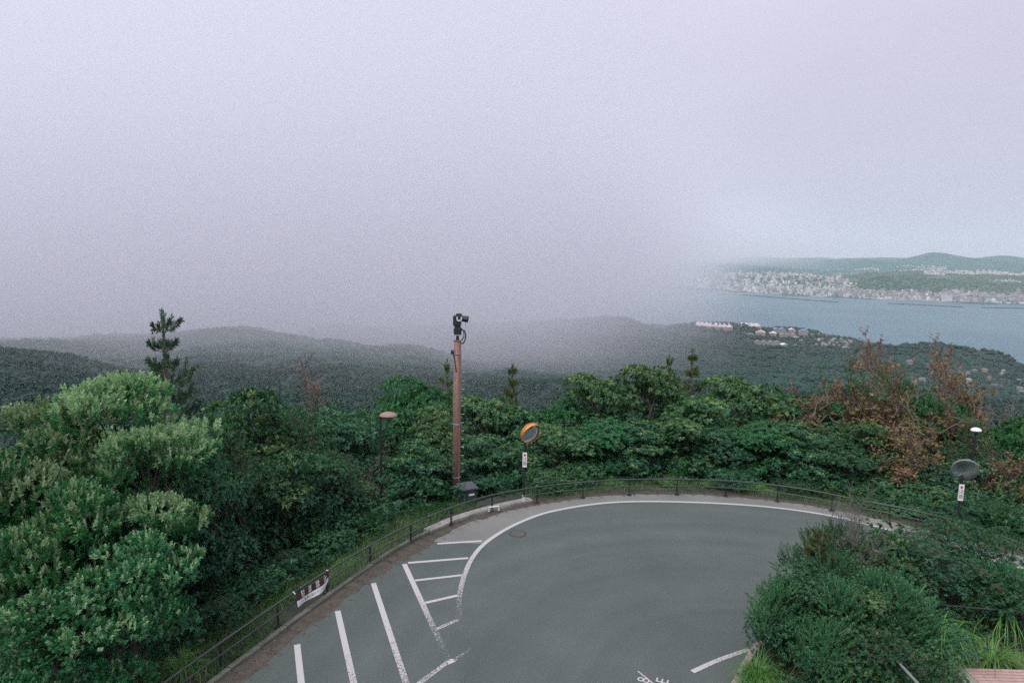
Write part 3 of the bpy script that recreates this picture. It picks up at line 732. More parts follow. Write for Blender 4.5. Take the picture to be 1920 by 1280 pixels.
# ------------------------------------------------------------------ plants
vr = np.random.default_rng(21)
def unit(v): return v/(np.linalg.norm(v, axis=-1, keepdims=True)+1e-9)
class Leaves:
    """four-cornered folded leaves, gathered as arrays"""
    def __init__(s): s.V, s.n, s.mi = [], 0, []
    def leaf(s, B, d, nrm, L, W, m=0, droop=0.12, fold=0.18):
        side = unit(np.cross(d, nrm)); nrm = np.cross(side, d)
        L = np.asarray(L)[..., None]*np.ones((len(B), 1)); W = np.asarray(W)[..., None]*np.ones((len(B), 1))
        mid = B + d*L*0.52
        tip = B + d*L - np.array([0, 0, 1.0])*L*droop
        a = mid + side*W*0.5 + nrm*W*fold; b = mid - side*W*0.5 + nrm*W*fold
        s.V.append(np.stack([B, a, tip, b], 1).reshape(-1, 3)); s.n += len(B)
        s.mi.append(np.broadcast_to(np.asarray(m), (len(B),)))
    def whorls(s, C, ax, k, L, W, spread=(0.5, 1.2), m=0, droop=0.12):
        n = len(C); C = np.repeat(C, k, 0); ax = unit(np.repeat(ax, k, 0))
        p = unit(np.cross(ax, vr.normal(0, 1, ax.shape))); q = np.cross(ax, p)
        phi = (np.tile(np.arange(k), n)*2.399 + vr.normal(0, 0.3, n*k))[:, None]
        t = vr.uniform(*spread, n*k)[:, None]
        d = ax*np.cos(t) + (p*np.cos(phi)+q*np.sin(phi))*np.sin(t)
        s.leaf(C + d*L*0.08, d, ax, L*vr.uniform(0.65, 1.15, n*k), W*vr.uniform(0.8, 1.15, n*k), np.repeat(np.broadcast_to(m, (n,)), k), droop)
    def shoots(s, C, ax, k, ln, L, W, ang=(0.5, 1.0), m=0, bend=0.25):
        n = len(C); ax = unit(ax); f = np.tile((np.arange(k)+0.5)/k, n)
        Cr = np.repeat(C, k, 0); A_ = np.repeat(ax, k, 0); ln_ = np.repeat(ln*vr.uniform(0.7, 1.25, n), k)
        up = np.array([0, 0, 1.0])
        P = Cr + A_*(f*ln_)[:, None] + up*(bend*f*f*ln_)[:, None]
        T_ = unit(A_ + up*(2*bend*f)[:, None])
        p = unit(np.cross(T_, np.repeat(vr.normal(0, 1, (n, 3)), k, 0))); q = np.cross(T_, p)
        phi = (np.tile(np.arange(k), n)*2.399 + vr.normal(0, 0.35, n*k))[:, None]
        t = (vr.uniform(*ang, n*k)*(1.0-0.45*f))[:, None]
        d = T_*np.cos(t) + (p*np.cos(phi)+q*np.sin(phi))*np.sin(t)
        nr = unit(T_ + 0.6*up)
        s.leaf(P, d, nr, L*vr.uniform(0.7, 1.15, n*k)*(1.0-0.25*f), W*vr.uniform(0.8, 1.15, n*k), np.repeat(np.broadcast_to(m, (n,)), k), 0.08)
    def mesh(s, name, mats):
        V = np.vstack(s.V); b = np.arange(s.n)[:, None]*4
        F = np.concatenate([b+np.array([0, 1, 2]), b+np.array([0, 2, 3])], 1).reshape(-1, 3)
        return np_mesh(name, V, F, mats, np.repeat(np.concatenate(s.mi), 2))
    def blades(s, B, d, L, W, m=0, arch=0.6, segs=4):
        raise NotImplementedError
def rand_dirs(n, zmin=-0.35):
    z = vr.uniform(zmin, 1, n); t = vr.uniform(0, 6.283, n); r = np.sqrt(1-z*z)
    return np.stack([r*np.cos(t), r*np.sin(t), z], 1)
def limb_path(a, b, sag, k=4):
    a, b = np.array(a, float), np.array(b, float); P = []
    for i in range(k+1):
        f = i/k; p = a+(b-a)*f; p[2] += sag*math.sin(f*math.pi); p[:2] += vr.normal(0, 0.03, 2)*np.linalg.norm(b-a)*(0 < i < k); P.append(p)
    return P
def broadleaf(h, w, z0, nclump, nwh, k, L, W, mats, new=0.0, bark='bark', clump=(0.17, 0.30), flat=0.72, spread=(0.5, 1.25), shape=1.0, zmin=-0.1, updir=0.8, shoot=0.0, shell=0.55):
    """crown between z0 and h, w wide, made of uneven leaf clumps on limbs; returns (trunk mesh, crown mesh)"""
    cz, rz, rx = (h+z0)/2, (h-z0)/2, w/2
    d = rand_dirs(nclump, -0.75); rad = vr.uniform(0.45, 0.95, nclump)**0.6
    C = d*rad[:, None]*np.array([rx, rx, rz])*0.80
    C[:, :2] *= (1 - 0.35*shape*np.clip(C[:, 2:3]/rz, 0, 1))
    C[:, :2] += vr.normal(0, 0.06*w, (nclump, 2)); C[:, 2] += cz
    r = vr.uniform(*clump, nclump)*w
    tr = MB(); lean = vr.normal(0, 0.05, 2)*h
    top = np.array([lean[0], lean[1], h*0.72])
    tr.tube(limb_path((0, 0, -0.6), top, 0, 6), np.linspace(0.034, 0.010, 7)*h*0.55+0.012, 7)
    for i in range(nclump):
        f = np.clip((C[i, 2]-r[i])/h*0.8, 0.08, 0.66); s0 = np.array([0, 0, -0.6])*(1-f/0.72) + top*(f/0.72)
        tr.tube(limb_path(s0, C[i], 0.08*h*vr.uniform(-0.2, 1)*0.5, 4), np.linspace(0.011, 0.003, 5)*h*0.5+0.004, 4, cap=False)
    lv = Leaves()
    for i in range(nclump):
        n = max(4, int(nwh*(r[i]/(np.mean(clump)*w))**2*vr.uniform(0.75, 1.15)))
        dd = rand_dirs(n, zmin); rr = vr.uniform(shell, 1.08, n)**0.7
        P = C[i] + dd*rr[:, None]*r[i]*np.array([1, 1, flat])
        ax = unit(dd + np.array([0, 0, updir]) + vr.normal(0, 0.25, (n, 3)))
        m = ((vr.random(n) < new*np.clip(dd[:, 2]*1.6, 0, 1)*(rr > 0.7)*(0.3+0.9*(C[i, 2] > cz))).astype(int)) if new else 0  # paler leaves crowd clump tops: young tips, and highlights put into leaf colour
        if shoot: lv.shoots(P, ax, k, shoot, L, W, spread, m)
        else: lv.whorls(P, ax, k, L, W, spread, m)
    nf = int(nclump*nwh*0.10); q = rand_dirs(nf, -0.9)*(vr.random(nf)**0.4)[:, None]*np.array([rx, rx, rz])*0.62 + np.array([0, 0, cz])
    lv.whorls(q, unit(vr.normal(0, 0.5, q.shape)+np.array([0, 0, 1.0])), 6, L*1.2, W*1.4, (0.6, 1.4), 0)
    return tr.mesh('trunk', M[bark]), lv.mesh('crown', [M[x] for x in mats])
def skeleton(h, spread, lv, nb, r0, up=0.45, wig=0.18, first=0.25, rmin=0.0038):
    """bare branching: returns tube set and tips"""
    mb, tips = MB(), []
    def grow(p, d, L, r, k):
        n = 4; P = [p]; q = p.copy(); dd = d.copy()
        for i in range(n):
            dd = unit(dd + vr.normal(0, wig, 3) + np.array([0, 0, 0.06])); q = q + dd*L/n; P.append(q.copy())
        mb.tube(P, np.maximum(np.linspace(r, r*0.5, n+1), rmin), 6 if k == lv else 4 if k else 3, cap=False)
        if k == 0: tips.append((q.copy(), dd.copy())); return
        for j in range(nb):
            f = vr.uniform(first, 1.0) if j else 1.0
            i = min(int(f*n), n); s = P[i]
            a = unit(dd*up + rand_dirs(1, -0.35)[0]*spread)
            grow(s, a, L*vr.uniform(0.48, 0.75), r*0.5*(1.1-0.3*f), k-1)
        if k < lv: tips.append((P[2].copy(), dd.copy()))
    grow(np.array([0, 0, -0.4]), np.array([vr.normal(0, 0.08), vr.normal(0, 0.08), 1.0]), h*0.48, r0, lv)
    return mb, tips
def fit(me_list, h, w):
    """scale a set of meshes so the plant is h tall and about w wide"""
    V = np.vstack([np.array([v.co[:] for v in m.vertices]) for m in me_list])
    zmax = np.percentile(V[:, 2], 99.8); ww = np.percentile(np.abs(V[:, :2]), 97)*2
    S = Matrix.Diagonal((w/ww, w/ww, h/zmax, 1))
    for m in me_list: m.transform(S)
def bare(h, w, lv=4, nb=4, r0=0.05, bark='grey_bark', leaves=None, ln=0, L=0.05, W=0.03, frac=1.0, spread=0.9, up=0.45):
    mb, tips = skeleton(h, spread, lv, nb, r0, up, rmin=0.0085 if leaves else 0.0045)
    t = mb.mesh('trunk', M[bark]); out_ = [t]
    if leaves:
        l = Leaves(); T = [x for x in tips if vr.random() < frac]
        C = np.array([x[0] for x in T]); D = np.array([x[1] for x in T])
        mi = (vnoise(C[:, 0]*1.2+9, C[:, 2]*1.2, 5)*len(leaves)*0.999).astype(int)
        for rep in range(3):
            l.whorls(C - D*0.10*rep + vr.normal(0, 0.06, C.shape), unit(D+vr.normal(0, 0.4, D.shape)), ln, L, W, (0.3, 1.4), mi)
        out_.append(l.mesh('crown', [M[x] for x in leaves]))
    fit(out_, h, w)
    return out_ if len(out_) == 2 else (t, None)
def pine(h, w, whorls_n, needle, z0=0.12, up=0.75, dens=90, L=0.17, lop=None):
    tr = MB(); lv = Leaves(); lean = vr.normal(0, 0.015, 2)*h
    tr.tube([(0, 0, -0.6), (lean[0]*.5, lean[1]*.5, h*0.5), (lean[0], lean[1], h*0.97)], [0.017*h, 0.011*h, 0.003*h], 6)
    def brush(P, r, n):
        P = np.array(P); f = vr.random(n); i = f*(len(P)-1.001); k = i.astype(int)
        C = P[k]+(P[k+1]-P[k])*(i-k)[:, None]; T = unit(P[k+1]-P[k])
        p = unit(np.cross(T, vr.normal(0, 1, T.shape)))
        d = unit(T*vr.uniform(0.7, 1.6, n)[:, None] + p)
        lv.leaf(C, d, np.cross(d, p)+0.01, L*vr.uniform(0.7, 1.2, n), 0.016*np.ones(n), 0, 0.02, 0.0)
    brush([(lean[0]*.85, lean[1]*.85, h*0.84), (lean[0], lean[1], h)], 0.1, int(dens*3.2))
    for j in range(whorls_n):
        f = z0 + (0.93-z0)*(j/(whorls_n-1)); zb = h*f
        ln = w/2*(1.12-f)**0.8*vr.uniform(0.8, 1.1); nb = 5 if f < 0.8 else 4; ph = vr.uniform(0, 6.28)
        for b in range(nb):
            a = ph + b*6.283/nb + vr.normal(0, 0.25); l_ = ln*vr.uniform(0.6, 1.15)
            base = np.array([lean[0]*f, lean[1]*f, zb]); dr = np.array([math.cos(a), math.sin(a), 0])
            P = [base, base+dr*l_*0.5+np.array([0, 0, l_*0.12]), base+dr*l_*0.85+np.array([0, 0, l_*0.34*up*1.6]), base+dr*l_+np.array([0, 0, l_*up])]
            tr.tube(P, np.linspace(0.006*h*(1.1-f), 0.002*h, 4)+0.004, 4, cap=False)
            brush(P[1:], 0.1, int(dens*l_*2.6)+10)
            for q in range(5):
                s0 = np.array(P[0])*(0.75-q/8)+np.array(P[3])*(0.25+q/8); dd = unit(dr*0.8+vr.normal(0, 0.5, 3)+np.array([0, 0, 0.55])); s1 = s0+dd*l_*vr.uniform(0.25, 0.5)
                tr.tube([s0, s1], [0.006, 0.003], 3, cap=False); brush([s0, s1], 0.1, int(dens*l_*1.1)+8)
    return tr.mesh('trunk', M['brown_bark']), lv.mesh('crown', [M[needle]])
def blades_mesh(B, az, L, W, arch, mats, mi=None, lean=0.35, segs=4):
    """arching grass blades"""
    n = len(B); rows = []
    d = np.stack([np.cos(az), np.sin(az), np.zeros(n)], 1); sd = np.stack([-np.sin(az), np.cos(az), np.zeros(n)], 1)
    for i in range(segs+1):
        f = i/segs; th = (lean + arch*f*f)
        out_ = L*f*np.sin(th); zz = L*f*np.cos(th)
        c = B + d*out_[:, None] + np.array([0, 0, 1.0])*zz[:, None]
        ww = W*(1-f**1.6)*0.5+0.0008
        rows += [c-sd*ww[:, None], c+sd*ww[:, None]]
    V = np.stack(rows, 1).reshape(-1, 3); k = 2*(segs+1); b = np.arange(n)[:, None]*k
    F = np.concatenate([b+np.array([2*i, 2*i+1, 2*i+3, 2*i+2]) for i in range(segs)], 1).reshape(-1, 4)
    m = None if mi is None else np.repeat(mi, segs)
    return np_mesh('blades', V, F, mats, m)
def tuft(n, L, spread_r, mats, arch=(0.5, 1.5), W=0.014, straw=0.15, lean=(0.05, 0.5)):
    a = vr.uniform(0, 6.283, n); r = spread_r*np.sqrt(vr.random(n))
    B = np.stack([r*np.cos(a), r*np.sin(a), np.zeros(n)-0.03], 1)
    az = a + vr.normal(0, 0.7, n)
    return blades_mesh(B, az, L*vr.uniform(0.45, 1.1, n), W*vr.uniform(0.7, 1.3, n), vr.uniform(*arch, n), [M[x] for x in mats], (vr.random(n) < straw).astype(int) if len(mats) > 1 else None, vr.uniform(*lean, n))

# prototypes: (meshes, height, width)
EV = ['leaf_dark', 'leaf_yellow']
def fitted(p, h, w, pc=97.5):
    V = np.array([q.co[:] for q in p[1].vertices])
    S_ = Matrix.Diagonal((w/(2*np.percentile(np.abs(V[:, :2]), pc)),)*2 + (h/np.percentile(V[:, 2], 99.7), 1))
    for m_ in p:
        m_.transform(S_)
    return p
def sd(k, fn):
    global vr
    keep = vr; vr = np.random.default_rng(k); r = fn(); vr = keep
    return r
PROTO = {
 'evergreen_a': (fitted(broadleaf(6, 4.6, 0.5, 28, 64, 8, 0.19, 0.075, EV, 0.35, clump=(0.10, 0.23), flat=0.48, spread=(0.75, 1.35)), 6, 4.6), 6, 4.6),
 'evergreen_b': (fitted(broadleaf(6, 4.4, 0.7, 26, 70, 8, 0.17, 0.065, ['leaf_mid', 'leaf_yellow'], 0.45, clump=(0.10, 0.24), flat=0.48, spread=(0.75, 1.35)), 6, 4.4), 6, 4.4),
 'evergreen_c': (fitted(broadleaf(6, 4.0, 0.3, 46, 36, 7, 0.16, 0.06, ['leaf_dark', 'leaf_mid'], 0.5, clump=(0.12, 0.27), flat=0.6, shape=0.6, spread=(0.75, 1.35)), 6, 4.0), 6, 4.0),
 'evergreen_d': (fitted(broadleaf(6, 5.0, 0.9, 24, 84, 8, 0.17, 0.065, ['leaf_bright', 'leaf_mid'], 0.4, clump=(0.10, 0.23), flat=0.4, spread=(0.75, 1.35)), 6, 5.0), 6, 5.0),
 'dull_tree': (fitted(broadleaf(6, 4.2, 0.4, 44, 36, 7, 0.14, 0.045, ['leaf_dark', 'leaf_dull'], 0.55, clump=(0.11, 0.27), flat=0.6, spread=(0.6, 1.3)), 6, 4.2), 6, 4.2),
 'big_tree_a': (fitted(broadleaf(9, 6.2, 1.4, 34, 74, 11, 0.19, 0.07, ['leaf_bright', 'leaf_new'], 0.85, clump=(0.08, 0.165), flat=0.42, spread=(0.55, 1.1), updir=0.35, zmin=0.12, shell=0.72, shoot=0.22), 9, 6.2), 9, 6.2),
 'big_tree_b': (fitted(broadleaf(7, 5.6, 0.2, 34, 72, 11, 0.175, 0.066, ['leaf_bright', 'leaf_new'], 0.32, clump=(0.08, 0.175), flat=0.45, spread=(0.55, 1.1), updir=0.35, zmin=0.1, shell=0.72, shoot=0.20), 7, 5.6), 7, 5.6),
 'shrub_a': (fitted(broadleaf(2.4, 2.8, 0.05, 22, 34, 7, 0.12, 0.05, ['leaf_mid', 'leaf_yellow'], 0.2, clump=(0.12, 0.28), flat=0.55, spread=(0.7, 1.3)), 2.4, 2.8), 2.4, 2.8),
 'shrub_b': (fitted(broadleaf(2.4, 2.6, 0.05, 22, 34, 7, 0.11, 0.042, ['leaf_dark', 'leaf_mid'], 0.4, clump=(0.12, 0.28), flat=0.55, spread=(0.7, 1.3)), 2.4, 2.6), 2.4, 2.6),
 'shrub_c': (fitted(broadleaf(2.4, 3.0, 0.05, 26, 34, 7, 0.11, 0.033, ['leaf_dark', 'leaf_dull'], 0.4, clump=(0.10, 0.26), flat=0.6, spread=(0.6, 1.3)), 2.4, 3.0), 2.4, 3.0),
 'fine_shrub_a': (fitted(broadleaf(2.4, 2.4, 0.05, 46, 24, 14, 0.095, 0.038, ['leaf_mid', 'leaf_bright'], 0.35, clump=(0.10, 0.19), spread=(0.5, 1.0), flat=0.8, updir=0.5, shoot=0.24, shape=1.6), 2.4, 2.4), 2.4, 2.4),
 'fine_shrub_b': (fitted(broadleaf(2.4, 2.8, 0.05, 42, 24, 14, 0.095, 0.040, ['leaf_mid', 'leaf_bright'], 0.3, clump=(0.09, 0.19), spread=(0.5, 1.0), flat=0.7, updir=0.4, shoot=0.24), 2.4, 2.8), 2.4, 2.8),
 'fine_shrub_c': (fitted(broadleaf(2.4, 3.2, 0.3, 30, 24, 14, 0.095, 0.038, ['leaf_dark', 'leaf_mid'], 0.4, clump=(0.08, 0.15), spread=(0.5, 1.0), flat=0.5, updir=0.25, shoot=0.28), 2.4, 3.2), 2.4, 3.2),
 'clump': (fitted(broadleaf(1.2, 1.6, 0.02, 22, 40, 6, 0.075, 0.025, ['leaf_yellow', 'leaf_mid'], 0.3, clump=(0.13, 0.22)), 1.2, 1.6), 1.2, 1.6),
 'pine_tall': (sd(201, lambda: fitted(pine(8, 4.6, 14, 'needle', L=0.12, dens=85, up=0.55), 8, 4.6, 99.6)), 8, 4.6),
 'pine_small': (sd(202, lambda: fitted(pine(6, 2.4, 11, 'needle_pale', dens=110, L=0.12), 6, 2.4, 99.6)), 6, 2.4),
 'pine_thin': (sd(203, lambda: fitted(pine(6, 2.6, 9, 'needle_pale', dens=70, L=0.13), 6, 2.6, 99.6)), 6, 2.6),
 'rust_tree_a': (sd(101, lambda: bare(6, 4.6, 5, 4, 0.07, 'brown_bark', ['leaf_rust', 'leaf_ochre', 'leaf_dark', 'leaf_rust', 'leaf_mid'], 5, 0.085, 0.042, 0.75)), 6, 4.6),
 'rust_tree_b': (sd(112, lambda: bare(6, 3.8, 5, 4, 0.06, 'brown_bark', ['leaf_rust', 'leaf_rust', 'leaf_ochre'], 4, 0.085, 0.042, 0.6, up=0.75)), 6, 3.8),
 'rust_bush': (sd(123, lambda: bare(3, 3.6, 5, 4, 0.05, 'brown_bark', ['leaf_rust', 'leaf_mid', 'leaf_ochre', 'leaf_rust'], 3, 0.08, 0.04, 0.5)), 3, 3.6),
 'bare_tree_a': (sd(134, lambda: bare(5, 3.6, 5, 4, 0.05, 'grey_bark')), 5, 3.6),
 'bare_tree_b': (sd(145, lambda: bare(4, 4.2, 5, 4, 0.05, 'grey_bark', spread=1.0, up=0.6)), 4, 4.2),
 'thin_leafed_tree': (sd(159, lambda: bare(5, 3.4, 5, 4, 0.05, 'brown_bark', ['leaf_rust', 'leaf_dull'], 3, 0.06, 0.03, 0.2)), 5, 3.4),
 'grass_tuft': ((None, tuft(220, 0.9, 0.16, ['grass', 'straw'])), 0.8, 1.4),
 'bright_tuft': ((None, tuft(520, 0.85, 0.2, ['grass_bright'], W=0.016, arch=(0.5, 1.6))), 0.75, 1.3),
 'pampas': ((None, tuft(170, 1.9, 0.16, ['grass_bright', 'straw'], arch=(0.9, 2.1), W=0.032, straw=0.12, lean=(0.0, 0.35))), 1.3, 2.0),
 'straw_tuft': ((None, tuft(120, 1.3, 0.2, ['straw', 'grass'], arch=(0.2, 1.2), W=0.012, straw=0.35)), 1.2, 1.3),
}
def plant(kind, px, ytop, D, wpx=None, name='evergreen_tree', label='', cat='tree', group=None, bz=None, rz=None):
    (tm, cm), h0, w0 = PROTO[kind]
    t = A(px, ytop, D); z0 = slope_z(t[0], D) if bz is None else bz
    h = max(0.25, t[2]-z0); sz = h/h0; sx = sz if wpx is None else wpx/FPX*D/w0
    e = empty(name, (t[0], D, z0), label, cat, group, vr.uniform(0, 6.28) if rz is None else rz)
    e.scale = (sx, sx, sz)
    if tm is not None: link('trunk', tm, e)
    if cm is not None: link('crown' if tm is not None else 'blades', cm, e)
    return e
T = 'evergreen_tree'
vr = np.random.default_rng(77)
# (prototype, x, top y, distance, width in px, name, label, category, group)
big = [
 ('big_tree_a', 222, 712, 19.0, 350, 'broadleaf_tree', 'tallest bright green tree at left with whitish new leaves below the pine', 'tree', None),
 ('big_tree_a', 95, 752, 17.8, 360, 'broadleaf_tree', 'pale tipped tree left of the tallest bright one, its crown stepping down to the left', 'tree', None),
 ('big_tree_a', 270, 800, 17.6, 270, 'broadleaf_tree', 'leafy green tree leaning right over the dark hollow beside the left rail', 'tree', None),
 ('big_tree_b', 15, 835, 16.5, 300, 'broadleaf_tree', 'leafy green tree cut by the left edge beside the pale tipped crowns', 'tree', None),
 ('big_tree_b', 175, 895, 16.0, 300, 'broadleaf_tree', 'green layered tree in the middle of the left hand group', 'tree', None),
 ('big_tree_b', 60, 985, 14.6, 300, 'broadleaf_tree', 'bright green tree low at the left edge with pale feathery tips', 'tree', None),
 ('big_tree_b', 245, 1010, 14.9, 270, 'broadleaf_tree', 'rounded green tree lowest on the right side of the left hand group', 'tree', None),
 ('big_tree_b', 90, 1120, 13.2, 320, 'broadleaf_tree', 'leafy tree in the bottom left corner with small glossy leaves', 'tree', None),
 ('pine_tall', 305, 596, 25.0, 190, 'pine_tree', 'dark feathery young pine standing above the pale tipped tree', 'tree', None),
 ('evergreen_a', 450, 728, 25.0, 210, T, 'dark evergreen with pointed crown just right of the tall young pine', 'tree', None),
 ('evergreen_c', 385, 775, 22.5, 170, T, 'shadowy evergreen squeezed between the pale tipped tree and the pointed dark one', 'tree', None),
 ('dull_tree', 530, 768, 26.0, 190, T, 'dull olive evergreen below the lime green tuft left of the street lamp', 'tree', None),
 ('evergreen_d', 545, 768, 33.0, 110, T, 'small lime green crown peeping over the dark trees left of the street lamp', 'tree', None),
 ('evergreen_c', 612, 758, 29.0, 190, T, 'dark round evergreen under the bare reddish tree left of the lamp', 'tree', None),
 ('thin_leafed_tree', 655, 672, 30.5, 190, 'bare_tree', 'thin reddish nearly leafless tree standing behind the rust topped lamp', 'tree', None),
 ('dull_tree', 695, 780, 30.5, 170, T, 'dull green tree directly behind the rust topped lamp post', 'tree', None),
 ('evergreen_d', 770, 712, 33.5, 170, T, 'light green tree with level sprays between street lamp and tall pole', 'tree', None),
 ('pine_thin', 838, 682, 36.0, 60, 'pine_tree', 'slender pale sapling just left of the tall pole', 'tree', None),
 ('evergreen_b', 820, 770, 31.0, 170, T, 'mid green tree hugging the left side of the tall pole', 'tree', None),
 ('evergreen_b', 905, 742, 35.0, 170, T, 'bright mid green tree immediately right of the tall pole', 'tree', None),
 ('pine_small', 962, 690, 38.0, 62, 'pine_tree', 'small yellow green pine above the trees left of the orange mirror', 'tree', None),
 ('evergreen_a', 985, 766, 35.5, 150, T, 'evergreen behind the orange visored mirror', 'tree', None),
 ('evergreen_d', 1058, 742, 36.0, 150, T, 'yellowish green round tree right of the orange mirror', 'tree', None),
 ('evergreen_b', 1120, 702, 35.0, 160, T, 'glossy tree with a jutting left shoulder right of the orange mirror', 'tree', None),
 ('evergreen_b', 1215, 684, 36.0, 160, T, 'tallest glossy evergreen in the middle of the bend', 'tree', None),
 ('pine_thin', 1300, 664, 38.0, 76, 'pine_tree', 'thin pale green pine with open top behind the middle of the bend', 'tree', None),
 ('pine_small', 1252, 672, 41.0, 40, 'pine_tree', 'narrow yellow green pine tip left of the thin open pine', 'tree', None),
 ('evergreen_b', 1310, 742, 34.5, 180, T, 'evergreen spreading under the thin open pine', 'tree', None),
 ('evergreen_b', 1400, 710, 36.0, 190, T, 'pale tipped evergreen right of the thin open pine', 'tree', None),
 ('evergreen_d', 1468, 742, 37.5, 160, T, 'light green tree left of the rust coloured trees', 'tree', None),
 ('evergreen_d', 1530, 745, 35.0, 150, T, 'fresh green tree at the left foot of the rust coloured trees', 'tree', None),
 ('rust_tree_a', 1580, 672, 33.8, 230, 'dying_tree', 'broad orange brown tree with green patches, leftmost of the rust coloured ones', 'tree', None),
 ('rust_tree_b', 1648, 628, 36.0, 230, 'dying_tree', 'tallest rust brown tree with twiggy bare top', 'tree', None),
 ('evergreen_c', 1640, 735, 38.5, 100, T, 'dark green tree showing between two rust coloured trees', 'tree', None),
 ('rust_bush', 1705, 745, 33.0, 170, 'dying_tree', 'low spreading rust brown tree between the two tall rust ones', 'tree', None),
 ('evergreen_d', 1690, 715, 41.0, 60, T, 'small lime green crown behind the rust coloured trees', 'tree', None),
 ('rust_tree_b', 1780, 642, 37.0, 220, 'dying_tree', 'rust orange tree leaning right over the valley village', 'tree', None),
 ('bare_tree_a', 1885, 690, 39.0, 170, 'bare_tree', 'grey leafless tree behind the small white lamp at the right', 'tree', None),
 ('rust_bush', 1845, 735, 36.0, 150, 'dying_tree', 'reddish thin tree just above the small white lamp', 'tree', None),
 ('evergreen_d', 1790, 750, 35.0, 130, T, 'pale yellow green round tree below the leaning rust tree', 'tree', None),
 ('evergreen_d', 1895, 782, 33.5, 150, T, 'bright green tree at the right edge beside the small white lamp', 'tree', None),
 ('rust_bush', 1550, 745, 33.0, 150, 'dying_tree', 'rounded orange brown crown at the left end of the rust coloured group', 'tree', None),
 ('rust_bush', 1640, 765, 33.5, 170, 'dying_tree', 'brown fading thicket under the tallest rust brown tree', 'tree', None),
 ('rust_bush', 1755, 775, 33.2, 150, 'dying_tree', 'wide pinkish brown thicket left of the small white lamp', 'tree', None),
 ('rust_tree_a', 1715, 705, 35.0, 200, 'dying_tree', 'brown twiggy tree between the tallest rust tree and the leaning one', 'tree', None),
 ('thin_leafed_tree', 1840, 725, 34.0, 150, 'dying_tree', 'thin brownish tree behind the small white lamp', 'tree', None),
 ('rust_bush', 1690, 805, 30.6, 110, 'dying_tree', 'orange patch of dying foliage low in front of the rust trees', 'tree', None),
 ('rust_tree_a', 1870, 770, 33.0, 170, 'dying_tree', 'faded orange brown tree at the right edge above the grey mirror', 'tree', None),
 ('evergreen_d', 1735, 742, 34.5, 110, T, 'yellow green crown wedged between the rust coloured trees', 'tree', None),
 ('evergreen_b', 1610, 790, 31.6, 120, T, 'green crown low among the rust coloured trees', 'tree', None),
 ('rust_bush', 1915, 855, 29.0, 120, 'dying_tree', 'brownish bush at the right edge beyond the grey mirror', 'shrub', None),
 ('evergreen_c', 1560, 800, 32.5, 160, T, 'dark evergreen below the leftmost rust coloured tree', 'tree', None),
 ('dull_tree', 1760, 830, 31.5, 170, T, 'dull grey green thicket tree left of the grey mirror', 'tree', None),
 ('dull_tree', 1850, 830, 31.0, 170, T, 'dull thicket tree with pale stems right of the grey mirror', 'tree', None),
 ('bare_tree_a', 1875, 850, 29.5, 90, 'bare_tree', 'thin pale leafless sapling right of the grey mirror', 'tree', None),
 ('bare_tree_b', 610, 860, 27.0, 150, 'bare_tree', 'pale leafless twigs in the thicket left of the lamp post', 'tree', None),
 ('bare_tree_a', 700, 850, 27.8, 80, 'bare_tree', 'pale twiggy sapling in front of the lamp post', 'tree', None),
]
for q in big: plant(q[0], q[1], q[2], q[3], q[4], q[5], q[6], q[7], q[8])
